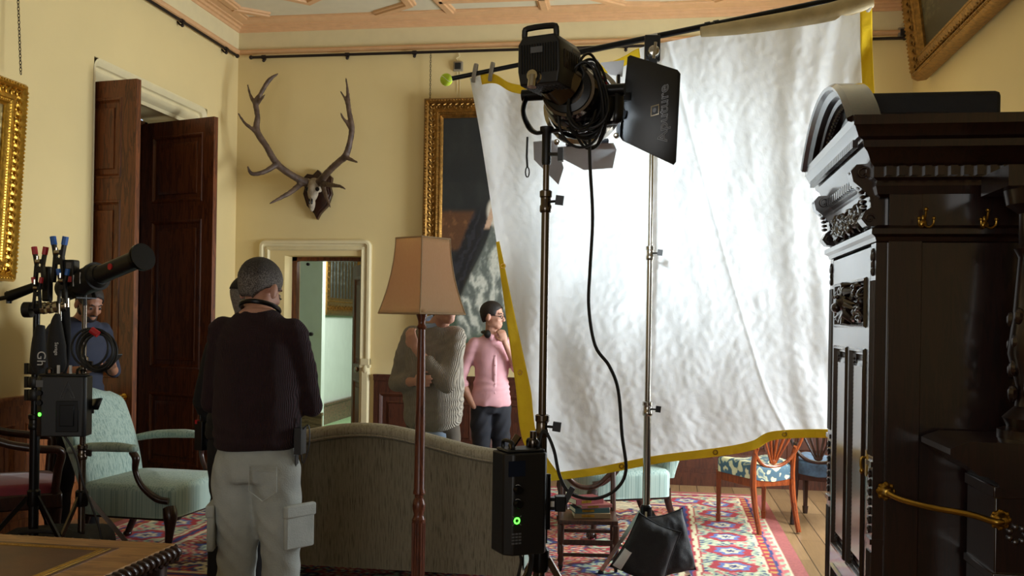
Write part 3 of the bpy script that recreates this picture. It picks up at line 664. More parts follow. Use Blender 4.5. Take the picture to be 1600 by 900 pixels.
for cx, cy in ((x1-.07, y1-.07), (x1-.07, y0+.07), (x0+.07, y1-.07), (x0+.07, y0+.07)):
    m = MB(do); m.lathe([(.03, 0), (.045, .02), (.04, .05), (.025, .06), (.028, .12), (.04, .25), (.055, .40), (.06, .48), (.045, .53), (.05, .55), (.075, .58), (.08, .62), (.07, .66), (.07, .70)], (cx, cy, 0), 16)
    for k in range(8): a = k*PI/4; m.ell((cx+.07*math.cos(a), cy+.07*math.sin(a), .60), (.02, .02, .035), 8, 6)
    m.build('leg', M_dwood, dk)

# ================================================================ UPHOLSTERY
def cabriole(mb, top, out, h, r=.035):
    """curved leg with claw foot; top: point at the seat rail; out: horizontal direction of the knee"""
    t0 = V(top); o = V(out)
    mb.tube(smooth_path([t0, t0+o*.025-UP*(h*.15), t0+o*.02-UP*(h*.4), t0-o*.005-UP*(h*.75), t0+o*.015-UP*(h*.93)], 4), smooth_vals([r, r*.95, r*.6, r*.42, r*.5], 4), 10)
    mb.ell(t0+o*.022-UP*(h-.028), (.032, .032, .027), 10, 7)
    for k in range(4): a = k*PI/2+math.atan2(o.y, o.x); mb.tube([t0+o*.018+V((math.cos(a)*.012, math.sin(a)*.012, -(h*.88))), t0+o*.022+V((math.cos(a)*.034, math.sin(a)*.034, -(h-.035))), t0+o*.022+V((math.cos(a)*.036, math.sin(a)*.036, -(h-.006)))], [.008, .009, .005], 6)
def rounded(mb, x0, x1, y0, y1, z0, z1, r=.03, crown=0.0):
    def f(u, v):
        a = 2*PI*u; c, s_ = math.cos(a), math.sin(a); e = .25
        sx = math.copysign(abs(c)**e, c); sy = math.copysign(abs(s_)**e, s_)
        if v < .15: k, z = .96, z0 + (z1-z0)*0
        t_ = min(1, max(0, (v-.1)/.5)); k = 1 if v > .1 else .97
        if v <= .6: z = z0+(z1-z0-r)*t_; k = 1
        else: q = (v-.6)/.4*PI/2; z = z1-r+r*math.sin(q); k = 1-(1-math.cos(q))*r/((x1-x0)/2)
        if v > .98: k = 0
        return ((x0+x1)/2+(x1-x0)/2*sx*k, (y0+y1)/2+(y1-y0)/2*sy*k, z+(crown if v > .98 else 0))
    mb.grid(f, 40, 14, True)
def armchair(label, loc, rz, group=None):
    r = thing('upholstered_armchair', label, 'armchair', loc, rz, group); W = .34
    m = MB(); rounded(m, -W, W, -.30, .34, .275, .47, .045, .03); m.build('seat', M_green, r, angle=60)
    # raked back with serpentine crest
    def bk(u, v):
        a = 2*PI*u; c, s_ = math.cos(a), math.sin(a); e = .35; sx = math.copysign(abs(c)**e, c); sy = math.copysign(abs(s_)**.5, s_)
        w = .29+.05*v; top = .98+.045*math.cos(sx*PI)*-.0+.035*math.cos(sx*2.6)+.012*math.cos(sx*9)
        k = 1
        if v > .93: q = (v-.93)/.07; k = math.sqrt(max(0, 1-q*q))
        z = .40+(top-.40)*v; y = -.29-.19*v**1.3
        return (w*sx*(.93+.07*k), y+.055*sy*(.25+.75*k)*(1+.25*math.sin(v*PI)), z)
    m = MB(); m.grid(bk, 44, 26, True); m.build('backrest', M_green, r, angle=60)
    for s in (-1, 1):
        m = MB(); pts = smooth_path([(s*.33, -.36, .66), (s*.36, -.2, .69), (s*.375, 0, .70), (s*.375, .10, .695)], 5); m.tube(pts, smooth_vals([(.022, .03), (.028, .036), (.03, .04), (.022, .03)], 5), 14); m.ell((s*.375, .10, .695), (.036, .03, .026)); m.build('arm_pad', M_green, r, angle=60)
        m = MB(); m.tube(smooth_path([(s*.375, .09, .675), (s*.385, .125, .64), (s*.38, .12, .56), (s*.37, .16, .47), (s*.36, .25, .40), (s*.345, .32, .385)], 6), smooth_vals([.02, .024, .017, .018, .022, .02], 6), 10); m.build('arm_support', M_dwood, r)
        m = MB(); cabriole(m, (s*.29, .29, .33), (s*.6, .8, 0), .33, .045); m.build('leg', M_dwood, r)
        m = MB(); m.tube(smooth_path([(s*.28, -.27, .33), (s*.28, -.29, .2), (s*.29, -.37, .02)], 4), smooth_vals([.03, .024, .022], 4), 10); m.ell((s*.29, -.37, .02), (.03, .03, .02)); m.build('leg', M_dwood, r)
    m = MB(); m.box(-.31, .31, .25, .315, .255, .285); m.box(-.31, .31, -.28, -.25, .255, .285)
    for s in (-1, 1): m.box(min(s*.28, s*.31), max(s*.28, s*.31), -.28, .30, .255, .285); m.ell((s*.22, .31, .275), (.05, .02, .03))
    m.build('seat_rail', M_dwood, r, bevel=.006); return r
armchair('pale green upholstered open armchair facing right in front of the wooden doors', (-3.22, 5.72, .012), -PI/2-.05)
armchair('pale green armchair half hidden below the silk, seen past the books', (-.33, 7.05, .012), PI/2+.45)

# settee seen from behind
def settee():
    p = flat(P(575, 800, 5.3)); r = thing('camel_back_settee', 'striped grey-beige camel-back settee turned away, behind the floor lamp', 'settee', (p.x, p.y, 0), 0)
    W = .86
    def top(x): q = x/W; h = .865+.075*math.exp(-(q/.42)**2)
    def top(x): q = abs(x/W); return .785+.12*(.5+.5*math.cos(PI*min(1, q*1.08))) - (.05*max(0, q-.88)/.12)**1.0
    def bk(u, v):                                    # closed loop front/back across the thickness
        a = u*2-1; x = a*W; t_ = top(x)-.02
        return x, t_
    m = MB(); n = 60
    for s, yo in ((0, 0.0), (1, .10)):
        pass
    vs = []; fs = []; rows = [(0.13, -.0), (.45, -.012), (1.0, -.03)]
    def f(u, v):
        x = -W+2*W*u; zt_ = top(x)-.03; L_ = [(0, .13), (-.02, zt_*.5), (-.045, zt_-.02), (-.02, zt_), (.05, zt_), (.08, zt_-.03), (.10, .42), (.10, .13)]
        k = min(6.999, v*7); i = int(k); q = k-i; return (x, L_[i][0]+(L_[i+1][0]-L_[i][0])*q, L_[i][1]+(L_[i+1][1]-L_[i][1])*q)
    m.grid(f, 70, 29); 
    for e in (0, 1): base = 0; m.f.append(tuple((j*70+(69 if e else 0)) for j in range(29)))
    m.build('back_panel', M_sofa, r, angle=50)
    xs = [-W+2*W*k/48 for k in range(49)]
    m = MB(); pts = [V((-W-.0, -.01, top(-W)-.16))]+[V((x, -.03, top(x)-.005)) for x in xs]+[V((W+.0, -.01, top(W)-.16))]; m.tube(pts, [(.045, .03)]+[(.042, .038)]*49+[(.045, .03)], 14, up=(0, 0, 1)); m.build('top_roll', M_sofat, r, angle=60)
    m = MB(); m.tube([V((x, -.070, top(x)-.03)) for x in xs], .004, 6); m.build('piping', M_sofat, r)
    m = MB(); m.lathe([(.012, 0), (.010, -.006), (.004, -.009)], (-.02, -.068, top(0)-.005), 12, 'Y'); m.build('button', M_sofat, r)
    for s in (-1, 1):
        m = MB(); m.box(min(s*.74, s*.86), max(s*.74, s*.86), .02, .66, .13, .55); m.tube([(s*.80, .04, .57), (s*.80, .66, .57)], .065, 16); m.build('arm', M_green, r, bevel=.02)
        m = MB(); cabriole(m, (s*.76, .62, .15), (s*.5, .8, 0), .15, .04); m.build('leg', M_dwood, r)
        m = MB(); cabriole(m, (s*.76, .06, .15), (s*.3, -.9, 0), .15, .035); m.build('leg', M_dwood, r)
    m = MB(); rounded(m, -.74, .74, .08, .66, .30, .45, .04, .02); m.build('seat_cushion', M_green, r, angle=60)
    m = MB(); m.box(-.8, .8, .04, .66, .13, .31); m.build('seat_base', M_green, r, bevel=.01)
settee()

# shield-back chairs
t = NT('blue_damask'); v = t.coords((9, 9, 9)); w1 = t.add('ShaderNodeTexVoronoi', feature='SMOOTH_F1', i_Scale=1.6); nn = t.add('ShaderNodeTexNoise', i_Scale=1.5, i_Detail=3); t.link(v, nn.inputs['Vector'])
ad = t.add('ShaderNodeMixRGB', blend_type='ADD'); ad.inputs[0].default_value = .8; t.link(v, ad.inputs[1]); t.link(nn.outputs[1], ad.inputs[2]); t.link(ad.outputs[0], w1.inputs['Vector'])
t.base(t.ramp(w1.outputs['Distance'], [(.22, 'D9CFA4'), (.34, 'CFC79E'), (.38, '42606F'), (.55, '3A5666'), (.6, 'B9B790'), (.7, '42606F')])); t.set(Roughness=.7); M_damask = t.m
def shield_chair(label, loc, rz, mw, ms, group=None):
    r = thing('shield_back_chair', label, 'chair', loc, rz, group)
    m = MB()
    def f(u, v):
        a = 2*PI*u; c, s_ = math.cos(a), math.sin(a); e = .3; sx = math.copysign(abs(c)**e, c); sy = math.copysign(abs(s_)**e, s_)
        y = sy*.22; w = .20+.035*(sy*.5+.5)
        if v < .6: z, k = .36+.08*v/.6, 1
        else: q = (v-.6)/.4; z, k = .44+.045*math.sin(q*PI/2), math.sqrt(max(0, 1-q**3))
        if v > .99: k = 0
        return (w*sx*k, y*k, z - .03*math.cos(sx*k*2.2)*(1 if v < .6 else 1)*.6 + .02)
    m.grid(f, 40, 14, True); m.build('seat', ms, r, angle=60)
    for s in (-1, 1):
        m = MB(); m.tube([(s*.20, .20, .40), (s*.20, .20, .06), (s*.20, .20, .06), (s*.20, .20, .0)], [(.026, .026), (.017, .017), (.024, .024), (.018, .018)], 4); m.build('leg', mw, r, smooth=False)
        m = MB(); m.tube(smooth_path([(s*.165, -.30, .0), (s*.165, -.23, .22), (s*.165, -.205, .42), (s*.165, -.225, .56), (s*.16, -.25, .62)], 5), smooth_vals([.018, .022, .024, .018, .014], 5), 8); m.build('leg', mw, r)
    m = MB(); m.box(-.21, .21, .19, .215, .33, .39); m.box(-.17, .17, -.215, -.19, .33, .39)
    for s in (-1, 1): m.beam((s*.175, -.2, .36), (s*.21, .2, .36), .02, .06)
    m.build('seat_rail', mw, r)
    sh = [(0, .47), (.09, .49), (.16, .56), (.205, .68), (.21, .80), (.19, .90), (.10, .925), (0, .95)]
    pts = smooth_path([(x, -.20-(z-.45)*.28, z) for x, z in sh]+[(-x, -.20-(z-.45)*.28, z) for x, z in sh[::-1][1:-1]], 5, True)
    m = MB(); m.tube(pts, (.011, .017) and [(.014, .014)]*len(pts), 8, closed=True); m.build('shield_frame', mw, r)
    for k in range(5):
        a = (k-2)*.33; m = MB(); zt_ = .93-abs(k-2)*.015; m.tube(smooth_path([(0.012*(k-2), -.215, .51), (math.sin(a)*.17, -.20-.2*.28, .68), (math.sin(a)*.28, -.20-(zt_-.45)*.28, zt_-.03)], 4), smooth_vals([.008, .011, .008], 4), 8); m.build('splat_bar', mw, r)
    m = MB(); m.ell((0, -.212, .51), (.035, .012, .025)); m.build('splat_base', mw, r); return r
ca = math.atan2(.45, -.24)-PI/2
shield_chair('reddish satinwood shield-back chair with blue and cream damask seat standing on the rug edge', (.70, 7.40, .008), ca, M_satin, M_damask)
M_blued = plain('dark_blue_seat_fabric', '34485C', .7, var=.5, scale=25)
shield_chair('dark wooden chair with blue seat standing behind the satinwood chair', (1.25, 7.75, 0), -.4, M_dwood, M_blued)

# low library chair on castors with a pile of books
M_lib = wood('library_chair_wood', '2E1A12', '4F2E1F', .35, 'Z', 6)
def low_chair():
    c = flat(P(917, 890, 5.9)); r = thing('low_library_chair', 'small low dark wooden chair on castors with books on its seat', 'chair', (c.x, c.y, .014), .12)
    S = .165
    m = MB(); m.box(-S-.01, S+.01, -.17, .17, .285, .31); m.build('seat', M_lib, r, bevel=.004)
    for s in (-1, 1):
        m = MB(); m.lathe([(.018, .03), (.014, .05), (.020, .07), (.015, .10), (.018, .12), (.018, .15), (.013, .16), (.02, .18), (.018, .28)], (s*S, -.15, 0), 12); m.build('leg', M_lib, r)
        m = MB(); m.tube([(s*S, .15, .03), (s*S, .15, .3), (s*(S+.0), .19, .6), (s*(S-.01), .22, .72)], [.016, .018, .016, .014], 10); m.build('leg', M_lib, r)
        for y in (-.15, .15): m = MB(); m.lathe([(.0, -.009), (.021, -.009), (.024, -.004), (.024, .004), (.021, .009), (.0, .009)], (s*S, y, .0235), 16, 'X'); m.box(s*S-.012, s*S+.012, y-.004, y+.004, .02, .05); m.build('castor', M_bmetal, r)
    m = MB()
    for z in (.09, .17):
        m.box(-S, S, -.157, -.143, z, z+.02); m.box(-S, S, .143, .157, z, z+.02)
        for s in (-1, 1): m.box(s*S-.007, s*S+.007, -.15, .15, z+.02, z+.04)
    m.build('stretchers', M_lib, r)
    m = MB(); m.tube(smooth_path([(-S, .185, .56), (-.08, .20, .47), (0, .20, .445), (.08, .20, .47), (S, .185, .56)], 5), (.016), 10); m.tube(smooth_path([(-S, .22, .72), (0, .235, .75), (S, .22, .72)], 5), .016, 10); m.build('back_hoop', M_lib, r)
    return c
lc = low_chair()
BK = [('tan book at the bottom of the pile on the low chair', .22, .155, .030, '8C7452', .02, -.15), ('dark teal book second from the bottom of the pile on the low chair', .215, .15, .030, '2F4A4A', .01, -.02), ('thin faded pink book below the topmost red one on the low chair', .20, .14, .020, '84463F', .03, .1), ('faded red book on top of the pile on the low chair', .19, .135, .034, '7A2E30', -.02, .22)]
M_page = plain('book_pages', 'D9CDB0', .85, var=.1)
zb = .326
for i, (lab, w, d_, h, col, ox, rz) in enumerate(BK):
    r = thing('book', lab, 'book', (lc.x+ox-.0, lc.y-.03, zb), .12+rz+.25, 'books on the low chair'); cm = plain('book_cloth_%s' % col, col, .7, var=.15)
    m = MB(); m.box(-w/2, w/2, -d_/2, d_/2, 0, .003); m.box(-w/2, w/2, -d_/2, d_/2, h-.003, h); m.box(-w/2, w/2, -d_/2-.003, -d_/2+.002, 0, h); m.build('cover', cm, r, bevel=.001)
    m = MB(); m.box(-w/2+.005, w/2-.005, -d_/2+.002, d_/2-.005, .003, h-.003); m.build('page_block', M_page, r)
    m = MB(); m.box(-w*.30, w*.05, -d_/2-.0036, -d_/2-.003, h*.25, h*.75); m.build('spine_label', M_gold, r)
    zb += h+.0005

# dark open chair with red velvet seat at the left edge
M_velvet = plain('red_velvet', '6E1420', .8, var=.2, Sheen_Weight=.4)
def red_chair():
    c = flat(P(10, 800, 5.7)); r = thing('bow_arm_chair', 'dark wooden bow-arm chair with red velvet seat cut off by the left edge', 'chair', (c.x, c.y, 0), -.9)
    m = MB(); rounded(m, -.27, .27, -.25, .27, .47, .53, .03, .015); m.build('seat', M_velvet, r, angle=60)
    m = MB(); m.box(-.29, .29, .23, .28, .38, .47); m.box(-.29, .29, -.28, -.23, .38, .47)
    for s in (-1, 1): m.box(min(s*.24, s*.29), max(s*.24, s*.29), -.25, .25, .38, .47)
    m.build('seat_rail', M_dwood, r, bevel=.01)
    for s in (-1, 1):
        m = MB(); m.tube(smooth_path([(s*.24, -.24, .98), (s*.31, -.08, .80), (s*.36, .14, .74), (s*.35, .26, .72), (s*.31, .25, .60), (s*.27, .24, .47)], 6), .024, 10); m.build('arm', M_dwood, r)
        for y in (-.25, .25): m = MB(); m.lathe([(.03, .0), (.02, .03), (.03, .08), (.022, .12), (.032, .2), (.024, .3), (.032, .38)], (s*.26, y, 0), 12); m.build('leg', M_dwood, r)
        m = MB(); m.tube([(s*.24, -.25, .45), (s*.24, -.30, 1.05)], .022, 10); m.build('back_post', M_dwood, r)
    m = MB(); m.tube(smooth_path([(-.26, -.30, 1.02), (-.1, -.31, 1.09), (.1, -.31, 1.09), (.26, -.30, 1.02)], 6), (.026), 10); m.box(-.06, .06, -.295, -.275, .47, 1.08); m.build('back_splat', M_dwood, r)
red_chair()

# ================================================================ FLOOR LAMP
M_lampw = wood('lamp_mahogany', '4A2418', '74402A', .3, 'Z', 6)
t = NT('silk_lampshade'); t.base(t.ramp(t.noise(t.coords((1, 1, .3)), 200, 3), [(.3, 'EFD9B0'), (.7, 'F8E6C4')])); t.set(Roughness=.75)
tr = t.add('ShaderNodeBsdfTranslucent'); tr.inputs[0].default_value = srgb('F2CF96'); mxs = t.add('ShaderNodeMixShader'); mxs.inputs[0].default_value = .62
out = t.n['Material Output']; t.link(t.b.outputs[0], mxs.inputs[1]); t.link(tr.outputs[0], mxs.inputs[2]); t.link(mxs.outputs[0], out.inputs[0]); M_shade = t.m
def lamp():
    b = flat(P(656, 700, 4.7)); r = thing('floor_lamp', 'turned wooden floor lamp with square flared beige silk shade', 'floor lamp', (b.x, b.y, .0), 0)
    k = MB(); k.lathe([(.16, 0), (.16, .025), (.14, .035), (.10, .05), (.06, .07), (.035, .09)], seg=28); k.build('base', M_lampw, r)
    prof = [(.03, .09), (.034, .12), (.026, .14), (.030, .16), (.028, .44), (.030, .50), (.032, .515), (.034, .53), (.028, .54), (.024, .555), (.031, .58), (.033, .60), (.027, .625), (.020, .635), (.022, .65), (.030, .655), (.030, .665), (.026, .68), (.024, 1.0), (.021, 1.30), (.018, 1.46), (.026, 1.47), (.018, 1.485), (.018, 1.50), (.029, 1.535), (.028, 1.545), (.014, 1.55), (.010, 1.60)]
    k = MB(); k.lathe(prof, seg=20); k.build('pole', M_lampw, r)
    k = MB()
    for i in range(14): a = i*2*PI/14; k.tube([(.0285*math.cos(a), .0285*math.sin(a), .17), (.030*math.cos(a), .030*math.sin(a), .515)], .0048, 6)
    k.build('reeding', M_lampw, r)
    k = MB(); k.tube([(0, 0, 1.58), (0, 0, 1.72)], .018, 12); k.ell((0, 0, 1.75), (.03, .03, .045)); k.build('bulb', plain('unlit_bulb', 'D8D0C0', .3), r)
    # square shade with curved-in sides, seen nearly corner-on
    Z0, H = 1.537, .367
    prof_s = lambda v: (.132+.068*(1-v)**2.0+.012*(1-v))
    rot = math.radians(12)
    k = MB()
    def f(u, v):
        e = int(u*32) % 32; q = (u*4) % 1; i = int(u*4) % 4; a0_, a1_ = rot+i*PI/2, rot+(i+1)*PI/2; R_ = prof_s(v)
        c0, c1 = V((math.cos(a0_)*R_, math.sin(a0_)*R_, 0)), V((math.cos(a1_)*R_, math.sin(a1_)*R_, 0)); p = c0.lerp(c1, q); return (p.x, p.y, Z0+H*v)
    k.grid(f, 32, 16, True); sh = k.build('lamp_shade', M_shade, r, angle=40, solid=.002)
    M_trim = plain('shade_trim', 'A98B63', .7)
    k = MB()
    for i in range(4): k.tube([V(f((i+.0001)/4, v/12)) for v in range(13)], .0035, 6)
    for v in (0, 1): k.tube([V(f(i/32, v)) for i in range(32)], .0045, 6, closed=True)
    k.build('shade_trim', M_trim, sh)
lamp()
# ================================================================ PEOPLE
def fuse(mb, name, m, parent, voxel, smooth=4, amp=0, freq=8, amp2=0, freq2=30, colour=None):
    """one continuous surface out of overlapping closed shapes, with soft folds"""
    o = mb.build(name, m, parent, fix=False); md = o.modifiers.new('r', 'REMESH'); md.mode = 'VOXEL'; md.voxel_size = voxel
    if smooth: s = o.modifiers.new('s', 'SMOOTH'); s.iterations = smooth; s.factor = .5
    dg = bpy.context.evaluated_depsgraph_get(); me = bpy.data.meshes.new_from_object(o.evaluated_get(dg)); o.modifiers.clear(); old = o.data; o.data = me; bpy.data.meshes.remove(old)
    if amp or amp2:
        for v in me.vertices:
            c = v.co; q = V((c.x*freq, c.y*freq, c.z*freq*1.4)); d = noise.noise(q)*amp
            if amp2: w = noise.noise(q*.35+V((9, 3, 1)))*3; d += (abs(math.sin(c.z*freq2+c.x*freq2*.5+w*3))**3-.4)*amp2*max(0, min(1, .6+noise.noise(q*.6)))
            v.co = c+v.normal*d
    for p in me.polygons: p.use_smooth = True
    me.update(); return o
def chain(mb, pts, rad, seg=14, n=5, up=None):
    p = smooth_path(pts, n); r = smooth_vals([x if isinstance(x, tuple) else (x, x) for x in rad], n); mb.tube(p, r, seg, up=up)
    mb.ell(p[0], max(r[0])*.98, 12, 8); mb.ell(p[-1], min(r[-1])*.98, 12, 8)
def hand(mb, wrist, fwd, palm_n, side, curl=.5, s=1.0):
    """palm, four fingers and a thumb; fwd: wrist to knuckles, palm_n: where the palm faces, side: towards the thumb"""
    f = V(fwd).normalized(); n = V(palm_n); n = (n-f*n.dot(f)).normalized(); sd = V(side); sd = (sd-f*sd.dot(f)-n*sd.dot(n)).normalized(); w = V(wrist)
    R = Matrix((sd, f, n)).transposed()
    mb.ell(w+f*.045*s, (.040*s, .052*s, .016*s), 12, 8, R); mb.ell(w+f*.07*s, (.041*s, .025*s, .014*s), 12, 8, R); mb.ell(w+f*.01*s, (.026*s, .03*s, .019*s), 12, 8, R)
    for k, (o, L) in enumerate(((.030, .072), (.010, .080), (-.011, .074), (-.030, .058))):
        p = w+f*(.085-.004*abs(k-1))*s+sd*o*s; a = 0; pts = [p-f*.015*s, p]; d = f
        for j, q in enumerate((.45, .32, .23)):
            a += curl*(.6+.25*j); d = f*math.cos(a)+n*math.sin(a); p = p+d*L*q*s; pts.append(p)
        mb.tube(pts, [.0095*s, .0092*s, .0085*s, .0078*s, .0068*s], 8); mb.ell(pts[-1], .0068*s, 8, 6)
    p0 = w+f*.022*s+sd*.026*s; p1 = p0+(sd*.6+f*.7+n*.3).normalized()*.04*s; p2 = p1+(sd*.15+f*.8+n*(.35+curl*.4)).normalized()*.03*s; p3 = p2+(f*.8+n*(.5+curl*.5)-sd*.2).normalized()*.024*s
    mb.tube([p0, p1, p2, p3], [.014*s, .0105*s, .0095*s, .008*s], 8); mb.ell(p3, .008*s, 8, 6)
def head(mb, M):
    q = mb.M; mb.M = q @ M
    mb.ell((0, -.015, .032), (.076, .098, .088), 18, 12); mb.ell((0, .018, -.03), (.063, .075, .085), 16, 10); mb.ell((0, .048, -.088), (.040, .040, .030)); mb.ell((0, .0, -.075), (.052, .062, .035))
    mb.tube([(0, .082, .015), (0, .096, -.015), (0, .108, -.036)], [.008, .011, .013], 8); mb.ell((0, .105, -.040), (.017, .012, .010)); mb.ell((0, .074, .022), (.052, .018, .012))
    for s in (-1, 1): mb.ell((s*.083, -.010, -.018), (.011, .021, .034), 10, 8); mb.ell((s*.038, .058, -.035), (.022, .022, .022))
    mb.ell((0, .082, -.070), (.024, .012, .006)); mb.ell((0, .080, -.080), (.020, .012, .006)); mb.M = q
def headparts(root, M, hair, hairline=.02, cap=None, beard=None, back=-.10):
    eM = MB(); eM.M = M
    for s in (-1, 1): eM.ell((s*.031, .076, -.005), (.013, .010, .009), 10, 8)
    eM.build('eyes', plain('eye_white', 'A89A90', .3), root)
    eM = MB(); eM.M = M
    for s in (-1, 1): eM.ell((s*.031, .0845, -.005), (.0085, .0035, .0085), 8, 6); eM.tube([(s*.014, .090, .016), (s*.032, .087, .023), (s*.05, .072, .016)], [.003, .0045, .002], 6)
    eM.build('brows_and_irises', M_hair, root)
    if hair:
        h = MB(); h.M = M; rnd = random.Random(4)
        vs = []; nu, nv = 48, 26
        def f(u, v):
            a = 2*PI*u; el = PI/2-v*PI*.86; y = math.sin(a)*math.cos(el); x = math.cos(a)*math.cos(el); z = math.sin(el)
            back_ = max(0, -y); rx, ry = .0835, .106; zz = .032+(z*.097 if z > 0 else z*.15)
            side = abs(x)/max(1e-6, math.hypot(x, y)); fr = y > 0
            lim = (hairline+.05*(1-side)) if fr and side < .75 else (.0 if fr else -.005+(back+.005)*min(1, (1-side)*2.2))
            q = 1 if z > 0 else 1; r_ = math.cos(el) if z > 0 else (1-.30*min(1, -z*1.3)**1.5)
            k = 1+.022*noise.noise(V((x*9, y*9, z*9)))+.012*noise.noise(V((x*40, y*40, z*30)))
            lim += .010*noise.noise(V((math.cos(a)*7, math.sin(a)*7, 3)))
            if zz < lim: zz = lim-.0; k *= .93
            cx_, cy_ = (math.cos(a), math.sin(a)); return (cx_*r_*rx*k, cy_*r_*ry*k-.015+(.012*min(1, -z) if z < 0 and y < 0 else 0), zz)
        h.grid(f, nu, nv, True); h.build('hair', hair, root, angle=80, fix=False)
    if cap:
        h = MB(); h.M = M
        def f(u, v):
            a = 2*PI*u; el = PI/2*(1-v*.93); return (.088*math.cos(a)*math.cos(el), .112*math.sin(a)*math.cos(el)-.012, .035+.10*math.sin(el))
        h.grid(f, 32, 12, True); h.grid(lambda u, v: (.075*(u*2-1), .085+.065*v*(1-(u*2-1)**2)**.5, .045-.02*v-.012*(u*2-1)**2), 14, 6); h.build('cap', cap, root, solid=.004)
    if beard:
        h = MB(); h.M = M; h.ell((0, .040, -.085), (.050, .050, .038)); h.ell((0, .0, -.06), (.0665, .05, .045)); h.tube([(-.025, .088, -.058), (0, .094, -.055), (.025, .088, -.058)], [.004, .006, .004], 6); h.build('beard', beard, root)
def TF(loc, yaw=0, pitch=0, roll=0): return Matrix.Translation(loc) @ Matrix.Rotation(yaw, 4, 'Z') @ Matrix.Rotation(pitch, 4, 'X') @ Matrix.Rotation(roll, 4, 'Y')
def person(label, loc, rz, S):
    """figure facing local +Y; S: dict of the pose and clothes"""
    r = thing('person', label, 'person', loc, rz); k = S.get('h', 1.78)/1.78; lx, ly = S.get('lean', (0, 0)); hw = S.get('wide', 1.0)
    def L(z): q = max(0, z-.95)/.6; return lx*q, ly*q
    def P3(x, y, z): a, b = L(z); return V((x*hw+a, y+b, z))*k
    skin = S.get('skin', M_skin); B = MB()
    hd = P3(0, .02, 1.648)+V(S.get('head_off', (0, 0, 0))); HM = TF(hd, S.get('head_yaw', 0), S.get('head_pitch', 0), S.get('head_roll', 0)) @ Matrix.Scale(k, 4)
    torso = [(.88, .15, .10), (1.0, .155, .105), (1.1, .135, .10), (1.25, .155, .11), (1.38, .17, .11), (1.44, .13, .08), (1.50, .062, .06)]
    B.tube([P3(0, 0, z) for z, a, b in torso], [(b*k, a*k*hw) for z, a, b in torso], 20, up=(0, 1, 0))
    nk = P3(0, -.012, 1.45); B.tube([nk, nk.lerp(hd+V((0, -.02, -.06)), .5), hd+V((0, -.02, -.05))], [.062*k, .057*k, .056*k], 14); head(B, HM)
    G = MB(); infl = S.get('infl', 1.14)
    hz = S.get('hem', .92); tp = S.get('torso', [(hz, .190, .148), (hz+.05, .190, .146), (hz+.11, .182, .138), (1.12, .158, .115), (1.25, .168, .122), (1.36, .182, .122), (1.43, .165, .10), (1.475, .10, .075), (1.495, .072, .066)])
    G.tube(smooth_path([P3(0, 0, z) for z, a, b in tp], 3), smooth_vals([(b*k*1.0, a*k*hw) for z, a, b in tp], 3), 24, up=(0, 1, 0))
    arms = S['arms']; cuff = S.get('cuff', .92); sr = S.get('sleeve', 1.0)
    for sgn, key in ((-1, 'L'), (1, 'R')):
        a = arms[key]; sh = P3(sgn*.165, 0, 1.405); el = V(a['elbow'])*k; wr = V(a['wrist'])*k
        B.tube([sh, el], [.045*k, .036*k], 10); chain(B, [el, el.lerp(wr, .4), wr], [.038*k, .036*k, .024*k], 12, 3)
        c0 = el.lerp(wr, cuff) if cuff > 0 else None
        chain(G, [P3(sgn*.13, 0, 1.40), sh, sh.lerp(el, .5), el], [.050*k*sr, .062*k*sr, .058*k*sr, .052*k*sr], 14, 4)
        if cuff > 0: chain(G, [el, el.lerp(c0, .5), c0], [.052*k*sr, .049*k*sr, .040*k*sr], 14, 4)
        if S.get('roll_cuff'): G.tube([el.lerp(wr, cuff-.12), el.lerp(wr, cuff+.05)], [.050*k*sr, .050*k*sr], 14)
        if a.get('hand', 1): hand(B, wr, V(a.get('fwd', wr-el)), a.get('palm', (0, -1, 0)), a.get('side', (0, 0, 1)), a.get('curl', .5), k*.97)
    # legs
    T_ = MB(); feet = S.get('feet', ((-.11, .0), (.11, .0))); tr = S.get('trouser', 1.0)
    T_.tube([P3(0, 0, z) for z in (.80, .88, .96, 1.02)], [(.115*k, .165*k*hw), (.128*k, .178*k*hw), (.122*k, .170*k*hw), (.112*k, .158*k*hw)], 22, up=(0, 1, 0))
    for i, sgn in enumerate((-1, 1)):
        fx_, fy_ = feet[i]; hip = V((sgn*.088*hw, 0, .86))*k; kn = V(((sgn*.088+fx_)/2*hw+0, fy_*.5+.02+S.get('knee', 0), .50))*k; an = V((fx_, fy_-.02, .10))*k
        B.tube([hip, kn, an], [.07*k, .05*k, .035*k], 12)
        chain(T_, [hip, hip.lerp(kn, .5), kn, kn.lerp(an, .5), V((fx_, fy_-.02, .055))*k], [(.097*k*tr), (.092*k*tr), .076*k*tr, .070*k*tr, .068*k*tr], 18, 5)
    fuse(B, 'body', skin, r, .0065, 3)
    fuse(G, S.get('top_name', 'sweater'), S['top'], r, .011, 14, .010, 6, S.get('fold', .006), 34)
    fuse(T_, 'trousers', S['legs'], r, .011, 5, .010, 5, .007, 30)
    for i in (0, 1):
        fx_, fy_ = feet[i]; sh_ = MB(); p = V((fx_, fy_, 0))*k
        for yy_, rx, h in ((-.07, .038, .062), (-.03, .04, .075), (.04, .045, .062), (.11, .05, .045), (.16, .043, .036)): sh_.ell(p+V((0, yy_, h*.5+.004)), (rx, .055, h*.55), 12, 8)
        fuse(sh_, 'shoe', S.get('shoes', M_black), r, .008, 4)
    headparts(r, HM, S.get('hair'), S.get('hairline', .03), S.get('cap'), S.get('beard'), S.get('back', -.10))
    return r, HM, P3
